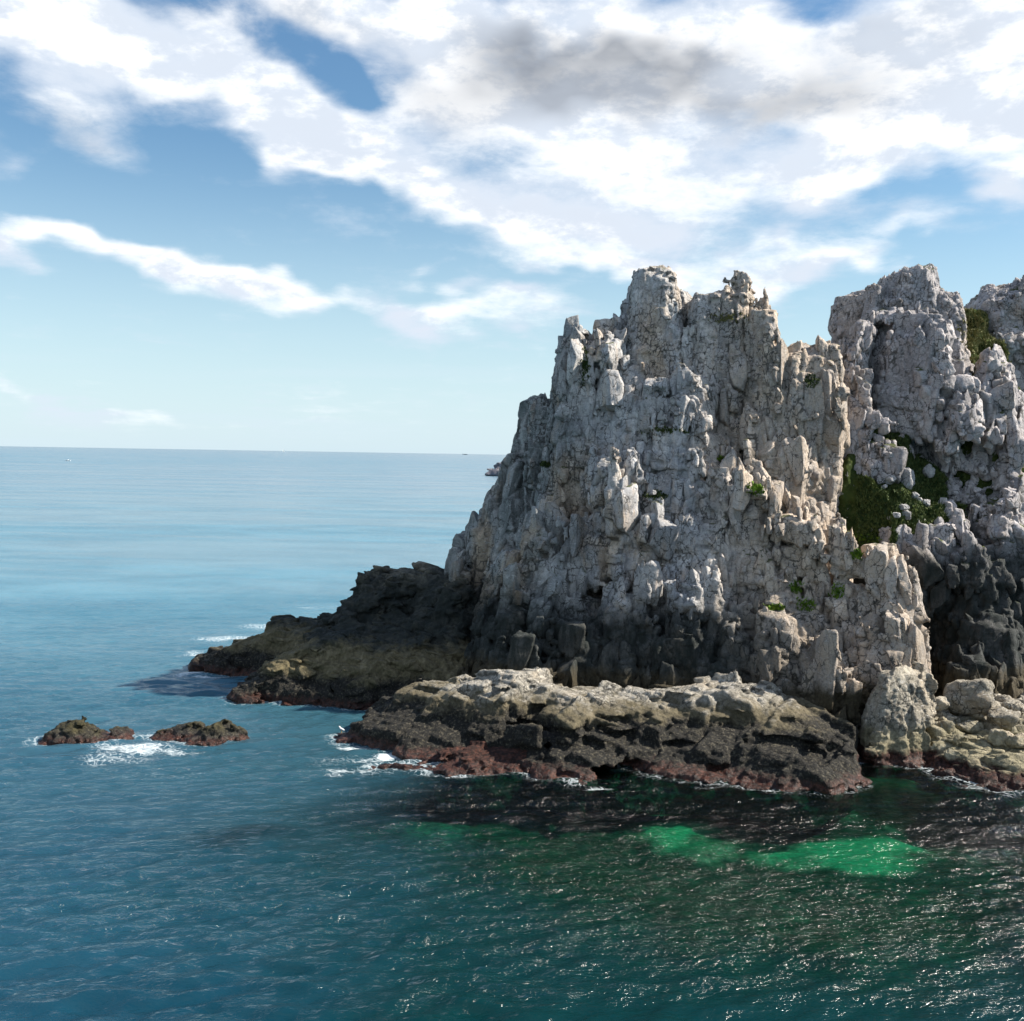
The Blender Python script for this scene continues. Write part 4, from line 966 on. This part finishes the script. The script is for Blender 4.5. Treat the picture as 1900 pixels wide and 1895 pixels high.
# seabed seen through the cove
xs = np.arange(-70, 80, .45); ys = np.arange(22, 105, .45); X, Y, F = grid(xs, ys)
ZB = -3.2
SAND = [(1240, 1540, 110, 30, 1.2), (1180, 1528, 50, 18, .8), (1340, 1565, 60, 14, .6), (1450, 1578, 90, 16, .9), (1590, 1580, 135, 24, 1.2), (1550, 1565, 60, 16, .9), (1510, 1600, 70, 14, .6),
        (1650, 1440, 70, 26, 1.5), (1700, 1450, 60, 16, 1.2), (1600, 1470, 30, 10, .7), (1655, 1480, 20, 12, .6), (1570, 1505, 50, 12, .45), (1850, 1512, 50, 8, .6), (1620, 1520, 40, 10, .3),
        (800, 1545, 110, 24, .42), (480, 1548, 90, 18, .4), (640, 1550, 60, 18, .3), (1500, 1690, 60, 20, .35), (1760, 1560, 60, 10, .3)]
SAND_HI = [q for q in SAND if q[1] < 1515 and q[0] > 1480]; SAND = [q for q in SAND if q not in SAND_HI]
sand = np.clip(np.maximum(patch(X, Y, SAND, ZB), patch(X, Y, SAND_HI, -1.0)), 0, 1.2)
rise = np.clip(patch(X, Y, [(1680, 1450, 110, 32, 1.3)], -1.0), 0, 1); rise = rise*rise*(3-2*rise)
kelp = patch(X, Y, [(1700, 1520, 130, 34, 1.0), (1560, 1530, 50, 20, .8), (1840, 1600, 50, 18, .9), (1760, 1640, 60, 20, .5), (1520, 1555, 40, 14, .6), (1420, 1530, 90, 22, .6)], ZB)
Z = ZB-.5+fbm(np.stack([X.ravel(), Y.ravel(), X.ravel()*0], 1), (4, 4, 4), 500, 4).reshape(X.shape)*.9*(1-np.clip(sand, 0, 1))+sand*.4
Z = Z*(1-rise)+rise*(-1.05+.25*fbm(np.stack([X.ravel(), Y.ravel(), X.ravel()*0], 1), (2, 2, 2), 510, 3).reshape(X.shape))
mb, n = mat('seabed'); P = n.new('ShaderNodeNewGeometry').outputs['Position']
sc_ = n.math('ADD', n.attr('sand'), n.math('MULTIPLY', n.math('SUBTRACT', n.noise(P, .9, 6, .7), .5), 1.1))
c = n.mix(n.ramp(n.noise(P, .8, 4, .6), .4, .7), (.010, .045, .040), (.025, .090, .075))
c = n.mix(n.ramp(sc_, .12, 1.0), c, n.mix(n.noise(P, 2, 4, .6), (.44, .42, .32), (.62, .58, .44)))
c = n.mix(n.ramp(n.math('ADD', n.attr('kelp'), n.math('MULTIPLY', n.noise(P, 1.2, 4, .7), .6)), .75, 1.0, 0, .9), c, (.05, .016, .008))
finish(mb, n, c, .9, n.noise(P, 1.5, 4, .6), .6, .3)
sb = mesh_obj('seabed', np.stack([X.ravel(), Y.ravel(), Z.ravel()], 1), F, mb, {'sand': sand.ravel(), 'kelp': kelp.ravel()}); tag(sb, kind='structure')

# ------------------------------------------------------------------ plants, loose stones
def leaf_mat(name, a, b):
    m, n = mat(name); P = n.new('ShaderNodeNewGeometry').outputs['Position']
    return finish(m, n, n.mix(n.ramp(n.noise(P, 2.2, 3, .6), .35, .65), a, b), .8, None)
M_FRESH = leaf_mat('fresh_leaves', (.07, .14, .012), (.20, .30, .035))
M_DULL = leaf_mat('dry_grass', (.10, .11, .03), (.22, .20, .08))
M_DARKG = leaf_mat('dark_grass', (.028, .055, .014), (.10, .125, .035))
def tuft(px, py, hw, hh, m, label, name='grass_tuft', cat='grass tuft', cnt=210, size=.3, group='green plants on the rock faces'):
    """one patch of plants: many small bent blades and leaves rooted on the rock"""
    rnd = random.Random(int(px*7+py)); V, F = [], []; c0 = hit(px, py)[0]; RR = 0.9*max(hw, hh*.8)/1900*(c0.y if c0 else 90)
    for k in range(cnt):
        r = rnd.random()**1.1; t = rnd.random()*6.283; l, nr, ob = hit(px+hw*r*math.cos(t), py+hh*r*math.sin(t))
        if l is None or l.z < 1.5: continue
        if c0 is None: c0 = l; RR = 0.9*max(hw, hh*.8)/1900*l.y
        if m is M_FRESH and (l-c0).length > RR: continue
        if rnd.random() > .35+.8*max(nr.z, 0): continue
        for q in range(4):
            a = rnd.random()*6.283; s_ = size*rnd.uniform(.5, 1.2); d = Vector((math.cos(a)*.6, math.sin(a)*.6, .9))*s_+nr*s_*.3; w = Vector((-math.sin(a), math.cos(a), .2))*s_*.22
            b0 = l+Vector((rnd.uniform(-.12, .12), rnd.uniform(-.12, .12), -.06)); i = len(V)
            V += [b0-w*.5, b0+w*.5, b0+d*.6+w, b0+d*.6-w, b0+d+Vector((0, 0, -.12*s_))]
            F += [(i, i+1, i+2, i+3), (i+3, i+2, i+4, i+4)]
    if not F: print('no tuft', px, py); return
    me = bpy.data.meshes.new(name); me.from_pydata([tuple(v) for v in V], [], [f if f[2] != f[3] else f[:3] for f in F]); me.materials.append(m)
    o = bpy.data.objects.new(name, me); COL.objects.link(o); tag(o, label, cat, group, kind=None if m is M_FRESH else 'stuff'); return o
TUFTS = [
    (1402, 908, 20, 13, M_FRESH, 'bright green tuft right of centre on the tall stack, highest of the fresh ones'),
    (1336, 851, 14, 6, M_FRESH, 'small narrow green tuft on a ledge at mid height of the tall stack'),
    (1352, 590, 40, 13, M_DULL, 'olive grass strip on the sloping ledge just under the summit of the tall stack'),
    (1215, 920, 24, 8, M_DARKG, 'dark grass tuft beside a white stone at the centre of the tall stack'),
    (1230, 800, 56, 9, M_DARKG, 'long dark grass line in the crack below the big slab of the tall stack'),
    (1085, 680, 10, 40, M_DARKG, 'dark grass filling the steep gully near the left shoulder of the tall stack'),
    (1478, 1092, 16, 16, M_FRESH, 'fresh green plant at the foot of the ribs, upper left of its cluster'),
    (1493, 1122, 24, 14, M_FRESH, 'broad fresh green plant low on the right of the tall stack, largest of its cluster'),
    (1437, 1127, 20, 7, M_FRESH, 'thin green plant on a low ledge, leftmost of the low cluster'),
    (1552, 1098, 14, 24, M_FRESH, 'upright green plant beside the rib, rightmost of the low cluster'),
    (1604, 1001, 38, 9, M_FRESH, 'flat yellow green turf on the flank where the tall stack meets the gully'),
    (1592, 1030, 14, 12, M_FRESH, 'small green tuft just below the yellow green turf'),
    (1505, 708, 14, 12, M_DARKG, 'dark green tuft in the notch beside the free rock finger'),
    (1012, 862, 14, 6, M_DARKG, 'tiny dark green tuft on the left wall of the tall stack'),
    (1800, 615, 26, 30, M_DULL, 'olive grass patch high on the right stack below its summit'),
]
for t_ in TUFTS: tuft(*t_)
# turf blades over the gully slope, too many to count
def turf(px0, px1, py0, py1, cnt, names, seed):
    rnd = random.Random(seed); V, F = [], []
    for k in range(cnt):
        l, nr, ob = hit(rnd.uniform(px0, px1), rnd.uniform(py0, py1))
        if l is None or not ob.name.startswith('grass_slope'): continue
        for q in range(3):
            a = rnd.random()*6.283; s_ = rnd.uniform(.15, .5); d = Vector((math.cos(a)*.5, math.sin(a)*.5, .8))*s_; w = Vector((-math.sin(a), math.cos(a), 0))*s_*.2
            b0 = l+Vector((rnd.uniform(-.15, .15), rnd.uniform(-.15, .15), -.05)); i = len(V)
            V += [b0-w, b0+w, b0+d]; F += [(i, i+1, i+2)]
    me = bpy.data.meshes.new('turf'); me.from_pydata([tuple(v) for v in V], [], F); me.materials.append(M_DARKG if px0 < 1700 else M_DULL)
    o = bpy.data.objects.new('turf', me); COL.objects.link(o); tag(o, 'dark green rough grass covering the steep gully between the stacks' if px0 < 1700 else 'olive rough grass on the slope below the far spire', 'grass', kind='stuff')
turf(1590, 1790, 760, 1030, 12000, 'a', 4); turf(1770, 1900, 550, 760, 6000, 'a', 6)
STONES = [
    (1683, 895, 17, 1.5, 'tallest pale boulder standing in the grassy gully'), (1655, 893, 14, .7, 'flat pale boulder left of the tallest one in the grassy gully'),
    (1697, 921, 10, .7, 'small white stone to the right below the tallest gully boulder'), (1682, 958, 12, 1.0, 'rounded white boulder at the foot of the grassy gully'),
    (1676, 943, 12, .5, 'flat whitish slab lying just above the rounded white boulder in the gully'), (1720, 938, 9, .9, 'upright white stone at the right edge of the grassy gully'),
    (1705, 931, 7, .9, 'small chalky stone in the lower part of the grassy gully'), (1663, 958, 8, .8, 'little grey white stone left of the rounded white boulder'),
    (1641, 905, 7, .7, 'lone small stone on the upper left of the grassy gully'), (1725, 880, 12, 1.3, 'pale boulder against the buttress at the right of the gully'),
    (1650, 963, 6, .8, 'tiny pale stone at the lower left of the grassy gully'), (1652, 850, 8, 1.0, 'small pale stone at the top of the grassy gully'),
    (1212, 917, 9, .6, 'single white stone on the grassy ledge at the centre of the tall stack'), (1222, 806, 9, .8, 'grey stone resting in the crack below the big slab'),
]
M_STONE = rock_mat('pale_stone', pale=(.48, .46, .45), grey=(.36, .35, .35), warm_amt=.15, z_dark=-9, z_ochre=-9, z_black=-9, z_weed=-9)
for i, (px, py, rp_, asp, lab) in enumerate(STONES):
    l, nr, ob = hit(px, py)
    if l is None: continue
    r = rp_/1900*l.y
    o = single('boulder', px, py, l.y, r, 200+i, M_STONE, lab, 'boulder', 'loose stones on the grass', sq=(1, .9, asp)); o.location = l+Vector((0, .2*r, r*asp*.35))
BOULD = [
    (1868, 1335, 38, .62, 'rounded cream boulder on top of the shore rocks near the right edge'), (1860, 1372, 27, .8, 'squat tan boulder just below the rounded cream one'),
    (1805, 1352, 30, .45, 'flat tan boulder to the left of the rounded cream one'), (1746, 1310, 20, .8, 'blocky brown boulder in front of the cave mouth'),
    (1805, 1300, 48, .95, 'large shaded pyramid boulder to the right of the cave'), (1893, 1375, 22, .8, 'tan boulder cut by the right edge of the photo'),
    (1780, 1375, 22, .5, 'low flat boulder at the left end of the shore rocks'), (1884, 1310, 20, .6, 'small dark boulder behind the rounded cream one'),
]
for i, (px, py, rp_, asp, lab) in enumerate(BOULD):
    l, nr, ob = hit(px, py+rp_*asp*.7)
    if l is None: continue
    r = rp_/1900*l.y; c = at(px, py, l.y)
    o = single('boulder', px, py, l.y, r, 300+i, M_SHORE, lab, 'boulder', 'boulders on the shore', sq=(1, .9, asp)); o.location = Vector((c[0], c[1]+.3*r, c[2]))

# ------------------------------------------------------------------ far vessels and a gull
def plain(name, c, rough=.5):
    m, n = mat(name); return finish(m, n, (*c, 1), rough)
M_WHITE = plain('white_paint', (.8, .8, .8)); M_HULL = plain('dark_hull', (.08, .1, .14)); M_GLASS = plain('dark_glass', (.02, .03, .04), .1); M_SAIL = plain('sail', (.75, .75, .72), .9)
M_BEAK = plain('beak', (.6, .35, .05)); M_WING = plain('wing_grey', (.35, .37, .40), .8)
def poly(name, V, F, m, parent):
    me = bpy.data.meshes.new(name); me.from_pydata(V, [], F); me.materials.append(m); o = bpy.data.objects.new(name, me); COL.objects.link(o); o.parent = parent; return o
def boxm(x0, x1, y0, y1, z0, z1, t=1.0):
    c = (x0+x1)/2; k = [(x, y, z) for z, q in ((z0, 1), (z1, t)) for x, y in ((c+(x0-c)*q, y0*q), (c+(x1-c)*q, y0*q), (c+(x1-c)*q, y1*q), (c+(x0-c)*q, y1*q))]
    return k, [(3, 2, 1, 0), (4, 5, 6, 7), (0, 1, 5, 4), (1, 2, 6, 5), (2, 3, 7, 6), (3, 0, 4, 7)]
def hull(L, Wd, H, n_=12):
    V, F = [], []
    for i in range(n_+1):
        t = i/n_; x = L*(t-.5); w = Wd/2*min(1, (1-t)*3.2)**.6 if t > .6 else Wd/2; w = max(w, .02*Wd); sh = H*(1+.25*t*t)
        V += [(x, -w, sh), (x, -w*.55, 0), (x, 0, -.3*H), (x, w*.55, 0), (x, w, sh)]
    for i in range(n_):
        for k in range(4): F.append((i*5+k, i*5+k+1, i*5+k+6, i*5+k+5))
        F.append((i*5+4, i*5, i*5+5, i*5+9))
    F += [(0, 4, 3, 2, 1), tuple(n_*5+k for k in range(5))]
    return V, F
def vessel(name, px, py, L, label, cat, kind, rz):
    c = on_z(px, py, 0); e = bpy.data.objects.new(name, None); COL.objects.link(e); e.location = (c[0], c[1], .2); e.rotation_euler = (0, 0, R(rz)); tag(e, label, cat)
    if kind == 'motor':
        poly('hull', *hull(L, L*.32, L*.12), M_WHITE, e); poly('cabin', *boxm(-L*.15, L*.12, -L*.11, L*.11, L*.13, L*.27, .8), M_WHITE, e); poly('window', *boxm(-L*.10, L*.13, -L*.10, L*.10, L*.19, L*.24, .86), M_GLASS, e)
    elif kind == 'sail':
        poly('hull', *hull(L, L*.25, L*.1), M_WHITE, e); poly('mast', *boxm(-.01*L, .01*L, -.01*L, .01*L, L*.1, L*1.3, .6), M_WHITE, e)
        poly('mainsail', [(-.02*L, -.01*L, .2*L), (-.45*L, -.05*L, .22*L), (-.02*L, 0, 1.25*L), (-.02*L, .01*L, .2*L), (-.45*L, -.03*L, .22*L)], [(0, 1, 2), (3, 2, 4), (0, 3, 4, 1)], M_SAIL, e)
        poly('jib', [(.02*L, 0, 1.15*L), (.48*L, 0, .15*L), (.03*L, .08*L, .2*L), (.03*L, .09*L, .2*L)], [(0, 1, 2), (0, 3, 1), (1, 3, 2)], M_SAIL, e)
    else:
        poly('hull', *hull(L, L*.15, L*.07), M_HULL, e); poly('superstructure', *boxm(-L*.42, -L*.28, -L*.06, L*.06, L*.07, L*.22, .9), M_WHITE, e)
        poly('funnel', *boxm(-L*.46, -L*.43, -L*.02, L*.02, L*.07, L*.24, .8), M_HULL, e); poly('cargo', *boxm(-L*.25, L*.35, -L*.06, L*.06, L*.07, L*.13, .95), M_HULL, e)
vessel('motorboat', 126, 855.5, 9, 'tiny white motorboat far out on the left of the sea', 'boat', 'motor', 185)
vessel('sailing_boat', 526, 838.6, 60, 'speck of a white sail on the horizon left of centre', 'sailing boat', 'sail', 20)
vessel('cargo_ship', 863, 844.0, 160, 'faint cargo ship on the horizon just left of the headland', 'ship', 'cargo', 8)

def gull(px, py, label, yaw):
    l, nr, ob = hit(px, py)
    if l is None: return
    me = bpy.data.meshes.new('gull'); import bmesh
    pts = [((-.20, 0, .17), .02), ((-.08, 0, .20), .07), ((.04, 0, .22), .085), ((.13, 0, .29), .045), ((.17, 0, .36), .045), ((.22, 0, .365), .03)]
    me.from_pydata([p for p, r in pts], [(i, i+1) for i in range(5)], []); o = bpy.data.objects.new('gull', me); COL.objects.link(o)
    sk = o.modifiers.new('s', 'SKIN'); 
    for v, (p, r) in zip(me.skin_vertices[0].data, pts): v.radius = (r, r)
    sk_ = o.modifiers.new('u', 'SUBSURF'); sk_.levels = 1; sk_.render_levels = 1; me.materials.append(M_WHITE)
    o.location = l+Vector((0, 0, .0)); o.rotation_euler = (0, 0, R(yaw)); o.scale = (1.5,)*3; tag(o, label, 'gull')
    for s_ in (-1, 1):
        poly('wing', [(.08, .075*s_, .26), (-.05, .095*s_, .25), (-.26, .03*s_, .18), (-.05, .085*s_, .17), (.06, .085*s_, .19), (-.05, .06*s_, .21)], [(0, 1, 4), (1, 2, 3), (1, 3, 4), (0, 5, 1), (1, 5, 2), (2, 5, 3), (3, 5, 4), (4, 5, 0)], M_WING, o)
        poly('leg', *[(lambda k: ([(x+.02, y+.035*s_, z) for x, y, z in k[0]], k[1]))(boxm(-.008, .008, -.008, .008, -.02, .15))][0], M_BEAK, o)
    poly('beak', [(.24, -.012, .36), (.24, .012, .36), (.24, 0, .38), (.30, 0, .355)], [(0, 1, 2), (0, 3, 1), (1, 3, 2), (2, 3, 0)], M_BEAK, o)
gull(634, 1360, 'white gull standing on the dark left tip of the rock ledge', 150)
